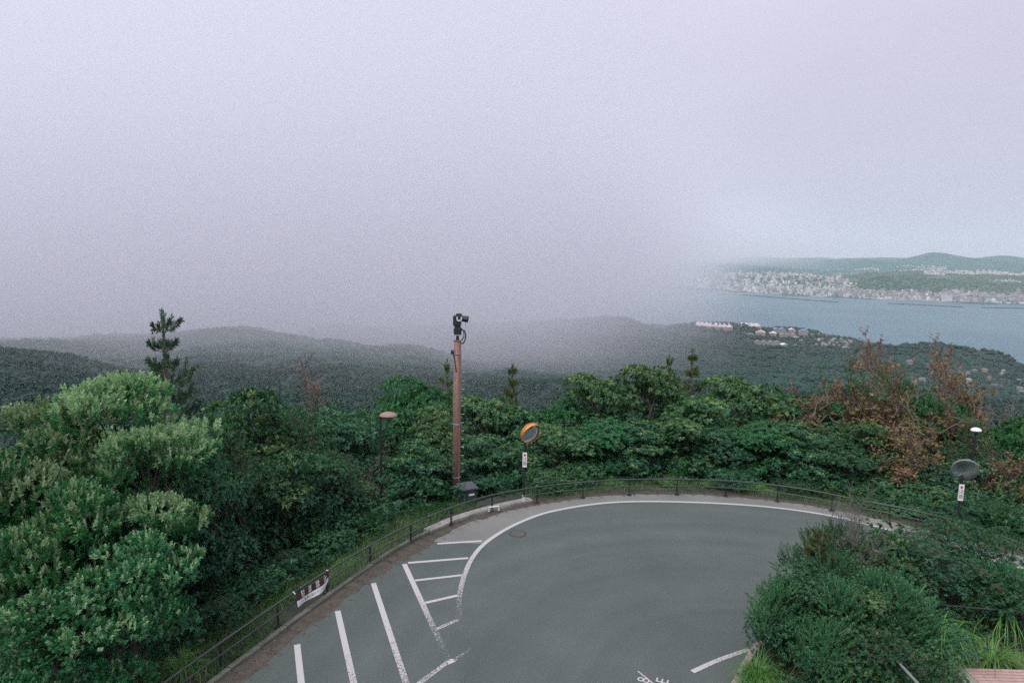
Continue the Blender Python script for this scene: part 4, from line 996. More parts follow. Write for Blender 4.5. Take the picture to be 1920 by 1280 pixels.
# front row: shrubs rising from the slope just beyond the guard rail
front = [
 ('shrub_c', 420, 1120, 17.0, 130, 'dark shrub beyond the rail at the bottom, left of the banner'), ('shrub_b', 480, 1075, 18.6, 140, 'low dark shrub crowding the rail left of the banner'), ('shrub_c', 545, 1030, 20.2, 130, 'shady shrub just behind the banner'), ('shrub_b', 610, 990, 21.8, 120, 'shady shrub behind the rail right of the banner'), ('fine_shrub_b', 675, 965, 23.6, 120, 'fine leaved shrub behind the rail where the litter strip widens'),
 ('shrub_c', 395, 900, 20.5, 200, 'dark low thicket shrub under the pointed evergreen at left'), ('shrub_b', 480, 905, 22.5, 190, 'dark shrub in the hollow left of the banner'),
 ('fine_shrub_b', 560, 960, 22.5, 170, 'fine leaved shrub above the banner'), ('shrub_b', 640, 930, 24.5, 160, 'shrub in front of the lamp post foot'),
 ('shrub_a', 720, 940, 26.0, 150, 'leafy green shrub left of the pole foot'), ('shrub_c', 780, 905, 28.3, 150, 'tangled shrub behind the rail left of the pole foot'),
 ('fine_shrub_a', 812, 962, 25.6, 90, 'light green bush hanging over the rail before the pole'), ('shrub_b', 930, 862, 30.8, 130, 'dark shrub right of the cabinet'),
 ('shrub_a', 1035, 880, 29.0, 110, 'bushy shrub overgrowing the rail right of the orange mirror'), ('shrub_a', 1100, 845, 31.6, 140, 'shrub behind the overgrown rail'),
 ('shrub_b', 1165, 850, 31.9, 130, 'dark shrub left of the yellow grass clump'), ('shrub_a', 1235, 840, 32.4, 140, 'shrub behind the yellow grass clump'),
 ('shrub_b', 1310, 848, 32.2, 140, 'shrub right of the yellow grass clump'), ('shrub_c', 1380, 868, 31.0, 120, 'dark shrub leaning on the rail at the far bend'),
 ('shrub_a', 1440, 850, 32.0, 140, 'green shrub behind the rail right of the far bend'), ('shrub_b', 1510, 860, 31.2, 140, 'shrub below the dark evergreen by the rust trees'),
 ('shrub_c', 1585, 880, 30.4, 140, 'shrub above the pale round clump'), ('shrub_a', 1665, 895, 29.0, 140, 'leafy shrub right of the pale round clump'),
 ('shrub_a', 1740, 905, 27.6, 150, 'shrub left of the right hand caution plate'), ('shrub_b', 1830, 925, 26.6, 150, 'shrub right of the right hand caution plate'),
 ('fine_shrub_b', 1880, 950, 25.6, 120, 'light green bush by the rail at the right edge'), ('shrub_a', 1915, 900, 28.0, 120, 'shrub cut by the right edge below the brownish bush'),
 ('shrub_b', 1080, 888, 29.2, 95, 'bush spilling over the rail just right of the overgrown corner'), ('shrub_b', 1165, 893, 29.8, 60, 'small dark bush poking through the rail left of the yellow grass clump'),
 ('shrub_b', 1372, 884, 29.2, 95, 'dark bush swallowing the rail right of the yellow grass clump'), ('shrub_c', 1500, 902, 28.5, 95, 'sprawling bush over the rail left of the pale rounded clump'),
 ('shrub_a', 1640, 935, 27.2, 90, 'bush hiding the rail right of the pale rounded clump'), ('shrub_a', 1700, 945, 26.4, 100, 'leafy bush over the rail behind the bare trees of the island'), ('shrub_b', 1775, 965, 25.4, 110, 'bush covering the rail below the right hand caution plate'),
 ('shrub_c', 800, 940, 26.4, 105, 'tangled bush over the rail left of the camera pole'), ('fine_shrub_b', 735, 975, 24.7, 105, 'fine leaved bush over the rail above the litter strip'),
 ('fine_shrub_a', 1038, 900, 28.5, 90, 'dense leafy bush beside the white post sleeve of the orange mirror'),
]
for q in front: plant(q[0], q[1], q[2], q[3], q[4], 'shrub', q[5], 'shrub')
wall_row = [('evergreen_c', 385, 850, 19.2, 150), ('dull_tree', 450, 845, 20.6, 170), ('evergreen_a', 515, 850, 21.8, 160), ('evergreen_c', 575, 845, 23.0, 150), ('dull_tree', 635, 850, 24.2, 150), ('evergreen_b', 672, 905, 25.0, 120), ('evergreen_a', 785, 830, 27.2, 115), ('evergreen_c', 812, 850, 28.0, 130),
 ('evergreen_a', 915, 815, 30.4, 150), ('evergreen_b', 1045, 800, 30.9, 150), ('evergreen_d', 1120, 790, 31.6, 150), ('evergreen_a', 1195, 795, 31.8, 150), ('evergreen_b', 1275, 785, 32.0, 160), ('evergreen_c', 1350, 800, 31.6, 140), ('evergreen_d', 1420, 790, 31.6, 150), ('evergreen_a', 1500, 800, 31.0, 150), ('evergreen_c', 1580, 830, 30.3, 140)]
words_ = ['dark bushy', 'dull olive', 'glossy', 'shadowed', 'mottled', 'light tipped', 'dense', 'ragged', 'dark glossy', 'yellow tipped', 'fresh green', 'round crowned', 'bright tipped', 'sombre', 'pale crowned', 'full crowned', 'deep green']
spots = ['standing closest to the left hand tree group', 'over the rail at the bottom left', 'straight behind the left end of the banner', 'straight behind the banner', 'just beyond the right end of the banner', 'between the banner and the lamp post', 'on the slope below the lamp post', 'at the left foot of the camera pole', 'behind the grey cabinet', 'right behind the orange mirror plate', 'behind the overgrown rail corner', 'behind the rail left of the yellow grass clump', 'behind the yellow grass clump', 'behind the rail right of the yellow grass clump', 'behind the middle of the far rail', 'left of the pale rounded clump', 'directly behind the pale rounded clump']
for q, a_, b2 in zip(wall_row, words_, spots): plant(*q, T, f'{a_} tree {b2}', 'tree')
# back rows, seen only as crowns over the others
kinds = ['evergreen_a', 'evergreen_b', 'evergreen_c', 'dull_tree', 'evergreen_d']
for i, px in enumerate(range(330, 1990, 62)):
    D = 42+7*vr.random(); yt = 778+22*vr.random()
    plant(kinds[int(vr.integers(5))], px+vr.normal(0, 12), yt, D, 170, T, 'evergreen in the crowded row behind the trees along the bend', 'tree', 'evergreens in the back row behind the bend')
for i, px in enumerate(range(-150, 420, 95)):
    plant(kinds[int(vr.integers(4))], px, 850+20*vr.random(), 30+6*vr.random(), 260, T, 'dark tree behind the big pale tipped tree at left', 'tree', 'dark trees behind the big left tree')
for px, yt, D, w in ((460, 860, 24.0, 220), (560, 850, 26.5, 200), (650, 850, 28.5, 190), (740, 850, 30, 180), (330, 960, 19.5, 240)):
    plant('evergreen_c' if px % 20 else 'dull_tree', px, yt, D, w, T, 'dark tree in the deep shade between the left rail and the taller trees', 'tree', 'dark trees behind the left rail')
for px, yt, D, w in ((1010, 800, 33.2, 150), (1085, 790, 33.6, 150), (1165, 775, 34, 160), (1250, 780, 34, 160), (1345, 785, 33.8, 160), (1430, 785, 34.3, 160), (1490, 800, 33.5, 150), (1620, 815, 32.5, 160), (1720, 850, 30.5, 150), (1800, 860, 30, 150)):
    plant(kinds[int(vr.integers(4))], px, yt, D, w, T, 'evergreen in the second row behind the bend rail', 'tree', 'evergreens in the second row at the bend')

# the planted island at lower right
isle = [
 ('shrub_b', 1450, 1150, 1262, 110, 'shrub', 'low dark bush at the foot of the pointed shrub by the road', 'shrub'),
 ('evergreen_c', 1520, 1065, 1235, 130, 'shrub', 'ragged dark bush right of the pointed shrub by the road', 'shrub'),
 ('pine_small', 1545, 1000, 1180, 120, 'shrub', 'spiky conifer like bush poking over the road edge', 'shrub'),
 ('evergreen_b', 1625, 1105, 1262, 150, 'shrub', 'mid green broad leaved bush in the centre of the island', 'shrub'),
 ('pampas', 1635, 1165, 1290, 120, 'grass_tuft', 'long grass clump among the shrubs in the centre of the island', 'grass'),
 ('pampas', 1590, 1130, 1265, 90, 'grass_tuft', 'thin grass clump behind the straw mixed grass', 'grass'),
 ('fine_shrub_a', 1486, 1088, 1245, 155, 'shrub', 'dark pointed shrub at the left end of the island beside the road', 'shrub'),
 ('fine_shrub_c', 1560, 1030, 1190, 190, 'shrub', 'low spreading shrub reaching over the road with flat sprays', 'shrub'),
 ('fine_shrub_c', 1585, 980, 1130, 130, 'shrub', 'spreading juniper like shrub nearest the white edge line', 'shrub'),
 ('fine_shrub_b', 1575, 1090, 1255, 190, 'shrub', 'rounded green shrub in front of the spreading one', 'shrub'),
 ('bare_tree_b', 1690, 940, 1190, 230, 'bare_tree', 'large grey leafless tree in the middle of the island', 'tree'),
 ('bare_tree_a', 1535, 1075, 1220, 70, 'bare_tree', 'short pale dead twigs between the dark pointed shrub and the rounded one', 'shrub'),
 ('shrub_a', 1660, 985, 1160, 170, 'shrub', 'leafy bush growing through the twigs of the large bare tree', 'shrub'),
 ('shrub_c', 1770, 975, 1120, 200, 'shrub', 'broad dark shrub behind the large bare tree', 'shrub'),
 ('dull_tree', 1700, 1000, 1160, 200, 'shrub', 'dull leafy thicket round the trunk of the large bare tree', 'shrub'),
 ('shrub_b', 1840, 985, 1095, 150, 'shrub', 'leafy shrub under the rail at the right of the island', 'shrub'),
 ('fine_shrub_b', 1890, 1062, 1170, 180, 'shrub', 'dull green bush by the right edge above the baluster fence', 'shrub'),
 ('fine_shrub_b', 1660, 1075, 1235, 210, 'shrub', 'mid green shrub at the foot of the large bare tree', 'shrub'),
 ('shrub_c', 1790, 1040, 1165, 240, 'shrub', 'wide dark shrub right of the large bare tree', 'shrub'),
 ('shrub_a', 1610, 1160, 1300, 180, 'shrub', 'green shrub in the island front between two grass clumps', 'shrub'),
 ('fine_shrub_b', 1690, 1135, 1260, 190, 'shrub', 'dark shrub left of the baluster fence', 'shrub'),
 ('shrub_b', 1770, 1180, 1275, 150, 'shrub', 'dark leafy shrub in front of the baluster fence', 'shrub'),
 ('fine_shrub_a', 1565, 1165, 1310, 160, 'shrub', 'shrub at the bottom beside the bright grass tuft', 'shrub'),
 ('shrub_c', 1670, 1190, 1340, 210, 'shrub', 'shrub at the bottom behind the slanting wire', 'shrub'),
 ('shrub_a', 1750, 1215, 1320, 120, 'shrub', 'dark low shrub left of the slatted bench', 'shrub'),
 ('shrub_b', 1540, 1215, 1330, 100, 'shrub', 'low leafy shrub right behind the bright grass tuft', 'shrub'),
 ('bright_tuft', 1422, 1208, 1292, 92, 'grass_tuft', 'bright green grass tuft at the corner of the island kerb', 'grass'),
 ('pampas', 1745, 1115, 1215, 130, 'grass_tuft', 'tall arching grass clump behind the left end of the baluster fence', 'grass'),
 ('pampas', 1885, 1085, 1178, 150, 'grass_tuft', 'long grass clump standing behind the baluster fence', 'grass'),
 ('pampas', 1765, 1140, 1260, 130, 'grass_tuft', 'arching grass clump before the left end of the baluster fence', 'grass'),
 ('pampas', 1865, 1185, 1258, 120, 'grass_tuft', 'yellowish arching grass in front of the balusters', 'grass'),
 ('pampas', 1908, 1212, 1258, 70, 'grass_tuft', 'leafy yellow green grass at the fence post', 'grass'),
 ('straw_tuft', 1565, 1180, 1310, 110, 'grass_tuft', 'straw mixed tall grass left of the slanting wire', 'grass'),
 ('pampas', 1610, 1200, 1340, 140, 'grass_tuft', 'green tall grass at the bottom edge left of the slanting wire', 'grass'),
 ('straw_tuft', 1705, 1200, 1320, 90, 'grass_tuft', 'pale straw stems right of the slanting wire', 'grass'),
 ('pampas', 1690, 1100, 1240, 130, 'grass_tuft', 'arching grass in front of the large bare tree', 'grass'),
 ('straw_tuft', 1530, 1080, 1215, 60, 'grass_tuft', 'dry upright stalks beside the short dead twigs', 'grass'),
]
for q in isle: plant(q[0], q[1], q[2], float(G(q[1], q[3])[1]), q[4], q[5], q[6], q[7], bz=0.0)
# tufts and clumps along the rail
rail_side = [
 ('pampas', 1150, 900, 29.4, 60, 'arching grass at the rail between the two small dark bushes'), ('pampas', 1420, 905, 29.0, 60, 'arching grass at the rail right of the swallowed stretch'), ('grass_tuft', 1270, 918, 29.3, 44, 'short grass at the asphalt edge below the leafy weeds'), ('clump', 1340, 918, 29.2, 50, 'leafy weeds at the asphalt edge in the middle of the far bend'), ('clump', 1145, 920, 29.1, 46, 'leafy weeds at the asphalt edge left of the far bend'), ('pampas', 520, 1145, 18.7, 70, 'arching grass under the left end of the banner'), ('pampas', 640, 1050, 21.4, 70, 'arching grass at the rail right of the banner'),
 ('pampas', 1270, 876, 30.6, 46, 'yellow green grass clump standing above the rail at the far bend'),
 ('clump', 1580, 908, 28.8, 84, 'pale rounded grassy clump behind the rail before the rust trees'),
 ('grass_tuft', 1098, 915, 29.2, 40, 'short grass at the foot of the rail right of the overgrown part'), ('grass_tuft', 1210, 908, 29.5, 46, 'grass under the rail left of the yellow clump'),
 ('grass_tuft', 1320, 908, 29.4, 44, 'grass under the rail right of the yellow clump'), ('clump', 1250, 912, 29.5, 50, 'low leafy weeds below the yellow grass clump'),
 ('grass_tuft', 1480, 925, 28.7, 44, 'grass by the rail left of the pale rounded clump'), ('grass_tuft', 1545, 934, 28.2, 40, 'grass by the rail before the pale rounded clump'),
 ('clump', 1005, 925, 28.6, 46, 'weeds beside the white sleeve of the orange mirror'),
 ('grass_tuft', 480, 1195, 17.9, 70, 'bright grass on the kerb at lower left'), ('grass_tuft', 440, 1225, 16.9, 70, 'long grass leaning over the kerb at lower left'),
 ('pampas', 340, 1245, 15.6, 110, 'arching grass in the bottom left behind the rail'), ('grass_tuft', 625, 1085, 20.9, 70, 'grass beside the right end of the banner'),
 ('grass_tuft', 660, 1050, 21.9, 80, 'grass between banner and litter strip bend'), ('grass_tuft', 705, 1025, 23.2, 80, 'sunlit grass above the litter strip'),
 ('grass_tuft', 750, 1000, 24.2, 70, 'yellowish grass at the rail left of the pale ledge'), ('clump', 690, 1005, 24.2, 70, 'light green weeds behind the rail above the litter strip'),
 ('grass_tuft', 560, 1130, 19.5, 80, 'grass below the banner'), ('pampas', 430, 1190, 17.4, 80, 'arching grass behind the rail left of the banner'),
]
for q in rail_side: plant(q[0], q[1], q[2], q[3], q[4], 'grass_tuft' if q[0] != 'clump' else 'weed_clump', q[5], 'grass' if q[0] != 'clump' else 'weeds')

# uncountable ground cover
def on_kerb(n, t0, t1, x0=-9, x1=19):
    i = vr.integers(2, len(KERB)-3, n*3); ok = (KERB[i, 0] > x0) & (KERB[i, 0] < x1); i = i[ok][:n]
    t = t0+(t1-t0)*vr.random(len(i)); c = KERB[i]+KN[i]*t[:, None]+vr.normal(0, 0.12, (len(i), 2))
    return c, t, i
c, t_, i_ = on_kerb(15000, 0.02, 1.7)
keep = (vnoise(c[:, 0]*0.9, c[:, 1]*0.9, 61) > 0.33) & ~((c[:, 0] > -2.6) & (c[:, 0] < 0.9) & (t_ < 0.5))
c, t_ = c[keep], t_[keep]; n = len(c)
B = np.c_[c, -0.08*t_-0.02]
me = blades_mesh(B, vr.uniform(0, 6.283, n), vr.uniform(0.12, 0.55, n)*np.where(c[:, 0] < -1.5, 1.2, 0.7), vr.uniform(0.006, 0.014, n), vr.uniform(0.3, 1.5, n), [M['grass'], M['straw']], (vr.random(n) < 0.1).astype(int), vr.uniform(0.05, 0.6, n), 3)
tag(link('roadside_grass', me), kind='stuff')
c, t_, i_ = on_kerb(7000, 1.3, 9, -11, 22); lv = Leaves()
B = np.c_[c, [hill_z(q) for q in t_]] + np.c_[np.zeros((len(c), 2)), vr.uniform(0.0, 0.9, len(c))]
lv.whorls(B, unit(vr.normal(0, 0.5, B.shape)+np.array([0, 0, 1.0])), 7, 0.2, 0.07, (0.5, 1.4), (vr.random(len(B)) < 0.12).astype(int))
tag(link('undergrowth', lv.mesh('undergrowth', [M['leaf_dark'], M['leaf_mid']])), kind='stuff')
def in_island(P):
    x, y = P[:, 0], P[:, 1]; ok = np.zeros(len(P), bool); q = isl
    for a in range(len(q)):
        x1, y1 = q[a]; x2, y2 = q[(a+1) % len(q)]
        cr = ((y1 > y) != (y2 > y)) & (x < (x2-x1)*(y-y1)/(y2-y1+1e-12)+x1); ok ^= cr
    return ok
P = np.c_[vr.uniform(5, 24, 22000), vr.uniform(13.5, 23.5, 22000)]
ok = in_island(P); dI = np.array([np.min(np.linalg.norm(INNER-p, axis=1)) for p in P]); P = P[ok & (dI > 0.25) & ~((P[:, 0] > 9.2) & (P[:, 1] < 16.4))]
lv = Leaves(); B = np.c_[P, vr.uniform(0.02, 0.55, len(P))]
lv.whorls(B[::2], unit(vr.normal(0, 0.5, B[::2].shape)+np.array([0, 0, 1.0])), 7, 0.11, 0.035, (0.4, 1.3), (vr.random(len(B[::2])) < 0.35).astype(int))
tag(link('island_undergrowth', lv.mesh('undergrowth', [M['leaf_mid'], M['leaf_bright']])), kind='stuff')
B = B[1::2]; B[:, 2] = 0.0; n = len(B)
tag(link('island_grass', blades_mesh(B, vr.uniform(0, 6.283, n), vr.uniform(0.25, 0.8, n), vr.uniform(0.007, 0.016, n), vr.uniform(0.4, 1.7, n), [M['grass'], M['straw']], (vr.random(n) < 0.15).astype(int), vr.uniform(0.05, 0.5, n), 3)), kind='stuff')
# fallen leaves on the litter strip
i = vr.integers(2, len(KERB)-3, 5000); i = i[KERB[i, 0] < 14]; off = vr.random(len(i))**0.8*(litter_w[i]+0.28)
c = KERB[i]-KN[i]*off[:, None]+vr.normal(0, 0.05, (len(i), 2)); lv = Leaves(); B = np.c_[c, np.full(len(c), 0.035)-0.03*(off > litter_w[i])]
lv.leaf(B, unit(np.c_[vr.normal(0, 1, (len(c), 2)), vr.normal(0, 0.15, len(c))]), np.tile([0, 0.05, 1.0], (len(c), 1)), vr.uniform(0.025, 0.06, len(c)), vr.uniform(0.015, 0.03, len(c)), (vr.random(len(c)) < 0.3).astype(int), 0.0)
tag(link('fallen_leaves', lv.mesh('fallen_leaves', [M['dead_leaf'], M['leaf_rust']])), kind='stuff')

# ------------------------------------------------------------------ fence, wire, bench at lower right
fa, fb = A(1715, 1129, 17.5), A(1918, 1147, 17.0); fz = 0.0
fe = empty('baluster_fence', (fa[0], fa[1], 0), 'dark green iron fence with thin balusters behind the arching grass', 'fence')
v = fb-fa; Lf = float(np.hypot(v[0], v[1])); dx = np.array([v[0], v[1]])/Lf
zt = lambda f: fa[2]+(fb[2]-fa[2])*f
rp = M['rail_paint']
MB().tube([(0, 0, zt(0)), (v[0], v[1], zt(1)), (v[0]*2.2, v[1]*2.2, zt(1))], 0.028, 8).build('top_bar', rp, fe)
MB().tube([(0, 0, 0.14), (v[0]*2.2, v[1]*2.2, 0.14)], 0.02, 6).build('bottom_bar', rp, fe)
nb = 30; m_b = MB().tube([(0, 0, 0.12), (0, 0, (zt(0)+zt(1))/2)], 0.015, 6).mesh('baluster', M['dark_metal'])
for q in range(nb):
    f = (q+0.5)/nb*2.1; o = link('baluster', m_b, fe); o.location = (v[0]*f, v[1]*f, 0)
m_b = MB().box((0, 0, 0.5), (0.09, 0.09, 1.0+0.1), bev=0.006).mesh('post', M['dark_metal'])
for f in (0.0, 0.99, 2.0):
    o = link('post', m_b, fe); o.location = (v[0]*f, v[1]*f, 0.0)
w0_ = G(1643, 1196, 0.4); w1_ = A(1722, 1282, 12.0); wd = w1_-w0_
wr = empty('guy_wire', w0_, 'grey sheathed guy wire slanting out of the grass at the bottom', 'wire')
MB().tube([(0, 0, 0), tuple(wd*0.42)], 0.012, 6).build('cable', M['galv'], wr)
MB().tube([tuple(wd*0.36), tuple(wd*2.9)], 0.028, 8).build('sheath', M['galv'], wr)
MB().tube([(0, 0, 0.05), tuple(-wd*0.04+np.array([0, 0, -0.5]))], 0.02, 6).build('anchor_rod', M['dark_metal'], wr)
# bench: concrete frame with pink slats
bz = 0.45; q0 = G(1809, 1253, bz); q1 = G(1990, 1258, bz); q2 = G(1832, 1277, bz)
ex = unit((q1-q0)[None])[0]; ey = unit((q2-q0)[None])[0]; ey = unit((ey-ex*np.dot(ex, ey))[None])[0]
be = empty('bench', (q0[0], q0[1], 0), 'pink slatted bench top with pale concrete end at the lower right corner', 'bench', rz=math.atan2(ex[1], ex[0]))
MB().box((-0.16, -0.35, bz-0.12), (0.30, 0.95, 0.24), bev=0.02).box((-0.10, -0.35, 0.12), (0.22, 0.7, 0.30), bev=0.02).build('concrete_end', M['concrete'], be)
m_b = MB().box((1.0, 0, 0), (2.02, 0.092, 0.05), bev=0.006).mesh('slat', M['pink_plank'])
for q in range(7):
    o = link('slat', m_b, be); o.location = (0, -0.02-0.118*q, bz-0.02)
MB().box((2.3, -0.35, bz-0.12), (0.30, 0.95, 0.24), bev=0.02).build('concrete_end', M['concrete'], be)
sheet('bench_ground', [G(*p)[:2] for p in ((1770, 1262), (1830, 1240), (1925, 1238), (2060, 1236), (2060, 1400), (1800, 1400))], 0.03, M['gravel_ground'])
# ------------------------------------------------------------------ the flank of the mountain, the shore and the far coast
class Columns:
    """terrain given along lines of sight: for each bearing a list of (distance, height)"""
    def __init__(s, cols, dmin, dmax, n):
        s.lg = np.linspace(math.log(dmin), math.log(dmax), n)
        s.px = np.array([c for c, _ in cols], float)
        s.u = np.array([A(c, 640, 1.0)[0] for c in s.px])
        T = []
        for c, pts in cols:
            d = np.array([p[0] for p in pts], float)
            z = np.array([A(c, p[1], p[0])[2] if p[2] == 'y' else p[1] for p in pts], float)
            T.append(np.interp(s.lg, np.log(d), z))
        s.T = np.array(T)
        for _ in range(2):          # soften the breaks of slope
            Tp = np.pad(s.T, ((0, 0), (1, 1)), 'edge'); s.T = 0.25*Tp[:, :-2] + 0.5*Tp[:, 1:-1] + 0.25*Tp[:, 2:]
    def z(s, x, y):
        x = np.asarray(x, float); y = np.asarray(y, float)
        u = x/y; fi = np.clip(np.interp(u, s.u, np.arange(len(s.u))), 0, len(s.u)-1.001)
        i = fi.astype(int); a = fi-i; a = a*a*(3-2*a)
        fj = np.clip((np.log(y)-s.lg[0])/(s.lg[1]-s.lg[0]), 0, len(s.lg)-1.001); j = fj.astype(int); b = fj-j
        t = s.T
        return (t[i, j]*(1-b)+t[i, j+1]*b)*(1-a) + (t[i+1, j]*(1-b)+t[i+1, j+1]*b)*a
Y = 'y'; Z = 'z'
n0 = [(45, -34, Z), (80, -46, Z), (150, -60, Z)]
near_cols = [
 (-1200, n0+[(300, -82, Z), (600, -95, Z), (800, -150, Z), (1350, -150, Z), (2600, -372, Z), (4000, -380, Z)]),
 (-300, n0+[(300, 772, Y), (600, 675, Y), (760, -125, Z), (1300, 626, Y), (1800, -290, Z), (2600, -372, Z), (4000, -380, Z)]),
 (0, n0+[(300, 790, Y), (600, 678, Y), (760, -118, Z), (1350, 630, Y), (1900, -290, Z), (2700, -372, Z), (4000, -380, Z)]),
 (240, n0+[(300, 792, Y), (640, 695, Y), (800, 692, Y), (1350, 620, Y), (1900, -280, Z), (2700, -372, Z), (4000, -380, Z)]),
 (370, n0+[(300, 792, Y), (650, 706, Y), (1350, 614, Y), (1900, -280, Z), (2700, -372, Z), (4000, -380, Z)]),
 (500, n0+[(300, 792, Y), (700, 706, Y), (1320, 620, Y), (1900, -280, Z), (2700, -372, Z), (4000, -380, Z)]),
 (620, n0+[(300, 792, Y), (700, 706, Y), (1280, 635, Y), (1800, -262, Z), (2500, 606, Y), (2900, -372, Z), (4000, -380, Z)]),
 (760, n0+[(300, 792, Y), (700, 714, Y), (1180, 656, Y), (1600, -262, Z), (2400, 605, Y), (2900, -372, Z), (4000, -380, Z)]),
 (900, n0+[(300, 792, Y), (800, 720, Y), (1100, 690, Y), (1500, 668, Y), (2400, 602, Y), (2900, -372, Z), (4000, -380, Z)]),
 (1000, n0+[(300, 785, Y), (800, 722, Y), (1500, 668, Y), (2400, 600, Y), (2800, -372, Z), (4000, -380, Z)]),
 (1160, n0+[(300, 785, Y), (800, 722, Y), (1500, 664, Y), (2350, 593, Y), (2800, -372, Z), (4000, -380, Z)]),
 (1300, n0+[(300, 785, Y), (800, 722, Y), (1500, 668, Y), (2350, 626, Y), (2680, 602, Y), (3050, -372, Z), (4000, -380, Z)]),
 (1400, n0+[(300, 785, Y), (800, 724, Y), (1500, 680, Y), (2350, 638, Y), (2760, 606, Y), (3100, -372, Z), (4000, -380, Z)]),
 (1480, n0+[(300, 785, Y), (800, 726, Y), (1500, 690, Y), (2350, 646, Y), (2820, 611, Y), (3150, -372, Z), (4000, -380, Z)]),
 (1590, n0+[(300, 785, Y), (800, 735, Y), (1500, 692, Y), (2400, 650, Y), (2980, 633, Y), (3150, -372, Z), (4000, -380, Z)]),
 (1625, n0+[(300, 785, Y), (800, 740, Y), (1500, 696, Y), (1950, 640, Y), (2200, -345, Z), (2900, -358, Z), (3000, -372, Z), (4000, -380, Z)]),
 (1690, n0+[(300, 785, Y), (800, 742, Y), (1400, 712, Y), (1920, 640, Y), (2200, -350, Z), (2500, -372, Z), (4000, -380, Z)]),
 (1800, n0+[(300, 785, Y), (800, 742, Y), (1300, 722, Y), (1500, 712, Y), (1920, 648, Y), (2150, -350, Z), (2450, -372, Z), (4000, -380, Z)]),
 (1885, n0+[(300, 785, Y), (800, 745, Y), (1300, 725, Y), (1500, 716, Y), (1900, 652, Y), (2100, -352, Z), (2350, -372, Z), (4000, -380, Z)]),
 (1925, n0+[(300, 785, Y), (800, 748, Y), (1300, 735, Y), (1550, 725, Y), (1880, 675, Y), (2100, -372, Z), (4000, -380, Z)]),
 (2060, n0+[(300, 785, Y), (800, 760, Y), (1300, 752, Y), (1700, 728, Y), (1900, -372, Z), (4000, -380, Z)]),
 (3200, n0+[(300, -80, Z), (800, -210, Z), (1300, -330, Z), (1600, -372, Z), (4000, -380, Z)]),
]
LAND = Columns(near_cols, 45, 4000, 150)
def relief(x, y):
    d = np.hypot(x, y)
    f = np.clip((d-150)/500, 0, 1)
    return f*(22*(vnoise(x/170, y/170, 31)-0.5) + 10*(vnoise(x/62, y/62, 32)-0.5))
def land_z(x, y): return LAND.z(x, y) + relief(x, y)
def polar_sheet(name, cols, us, ds, zf, m):
    U, D = np.meshgrid(us, ds); X, Yv = U*D, D
    V = np.stack([X, Yv, zf(X, Yv)], -1).reshape(-1, 3)
    n = len(us); a = (np.arange(len(ds)-1)[:, None]*n + np.arange(n-1)[None, :]).ravel()
    return tag(link(name, np_mesh(name, V, np.stack([a, a+1, a+1+n, a+n], 1), m, smooth=True)), kind='structure')
polar_sheet('mountain_flank', LAND, np.linspace(-1.5, 1.5, 240), np.exp(np.linspace(math.log(46), math.log(3900), 170)), land_z, M['forest_floor'])
sea = sheet('sea', [(-45000, -2000), (60000, -2000), (60000, 50000), (-45000, 50000)], SEA, M['water'])

# the forest on the flank: far too many trees to count
frng = np.random.default_rng(11)
def scatter(n, d0, d1, u0=-0.85, u1=0.85, power=1.0):
    D = (d0**2 + frng.random(n)*(d1**2-d0**2))**0.5
    U = u0 + frng.random(n)*(u1-u0)
    return U*D, D
def icos(sub):
    bm = bmesh.new(); bmesh.ops.create_icosphere(bm, subdivisions=sub, radius=1.0); bm.verts.ensure_lookup_table()
    v = np.array([x.co[:] for x in bm.verts]); f = np.array([[q.index for q in p.verts] for p in bm.faces]); bm.free(); return v, f
def blobs(name, x, y, z, r, sub, lump, m, flat=0.8):
    bv, bf = icos(sub); n = len(x); k = len(bv)
    ang = frng.random(n)*6.283
    c, s = np.cos(ang)[:, None], np.sin(ang)[:, None]
    P = bv[None]*(1+lump*(frng.random((n, k, 1))-0.5))
    X = P[..., 0]*c - P[..., 1]*s; Yq = P[..., 0]*s + P[..., 1]*c
    V = np.stack([x[:, None]+X*r[:, None], y[:, None]+Yq*r[:, None], z[:, None]+P[..., 2]*r[:, None]*flat], -1).reshape(-1, 3)
    F = (bf[None]+(np.arange(n)*k)[:, None, None]).reshape(-1, 3)
    return tag(link(name, np_mesh(name, V, F, m)), kind='stuff')
def sprays(name, x, y, z, r, q, m):
    """each tree a dome of q tilted leaf sprays, gaps between them"""
    n = len(x)
    th = frng.random((n, q))*6.283; ph = np.arccos(1-1.25*frng.random((n, q)))
    d = np.stack([np.sin(ph)*np.cos(th), np.sin(ph)*np.sin(th), np.cos(ph)], -1)
    rr = r[:, None]*(0.62+0.42*frng.random((n, q)))
    C = np.stack([x, y, z], -1)[:, None] + d*rr[..., None]*np.array([1, 1, 0.85])
    nrm = d + frng.normal(0, 0.5, (n, q, 3)); nrm /= np.linalg.norm(nrm, axis=-1, keepdims=True)
    a = np.cross(nrm, frng.normal(0, 1, (n, q, 3))); a /= np.linalg.norm(a, axis=-1, keepdims=True)
    b = np.cross(nrm, a); s = (r[:, None]*(0.26+0.2*frng.random((n, q))))[..., None]
    V = np.stack([C-a*s, C+b*s*0.75, C+a*s, C-b*s*0.75], 2).reshape(-1, 3)
    F = np.arange(len(V)).reshape(-1, 4)
    return tag(link(name, np_mesh(name, V, F, m)), kind='stuff')
x, y = scatter(23000, 260, 860); r = 1.35+1.6*frng.random(len(x))
sprays('forest', x, y, land_z(x, y)+r*0.3, r, 15, M['canopy'])
x, y = scatter(23000, 760, 1700); r = 2.4+2.7*frng.random(len(x))
blobs('forest', x, y, land_z(x, y)+r*0.2, r, 1, 0.7, M['canopy'])
x, y = scatter(20000, 1500, 3150, -0.8, 0.85); r = 4.0+5.0*frng.random(len(x)); zz = land_z(x, y)
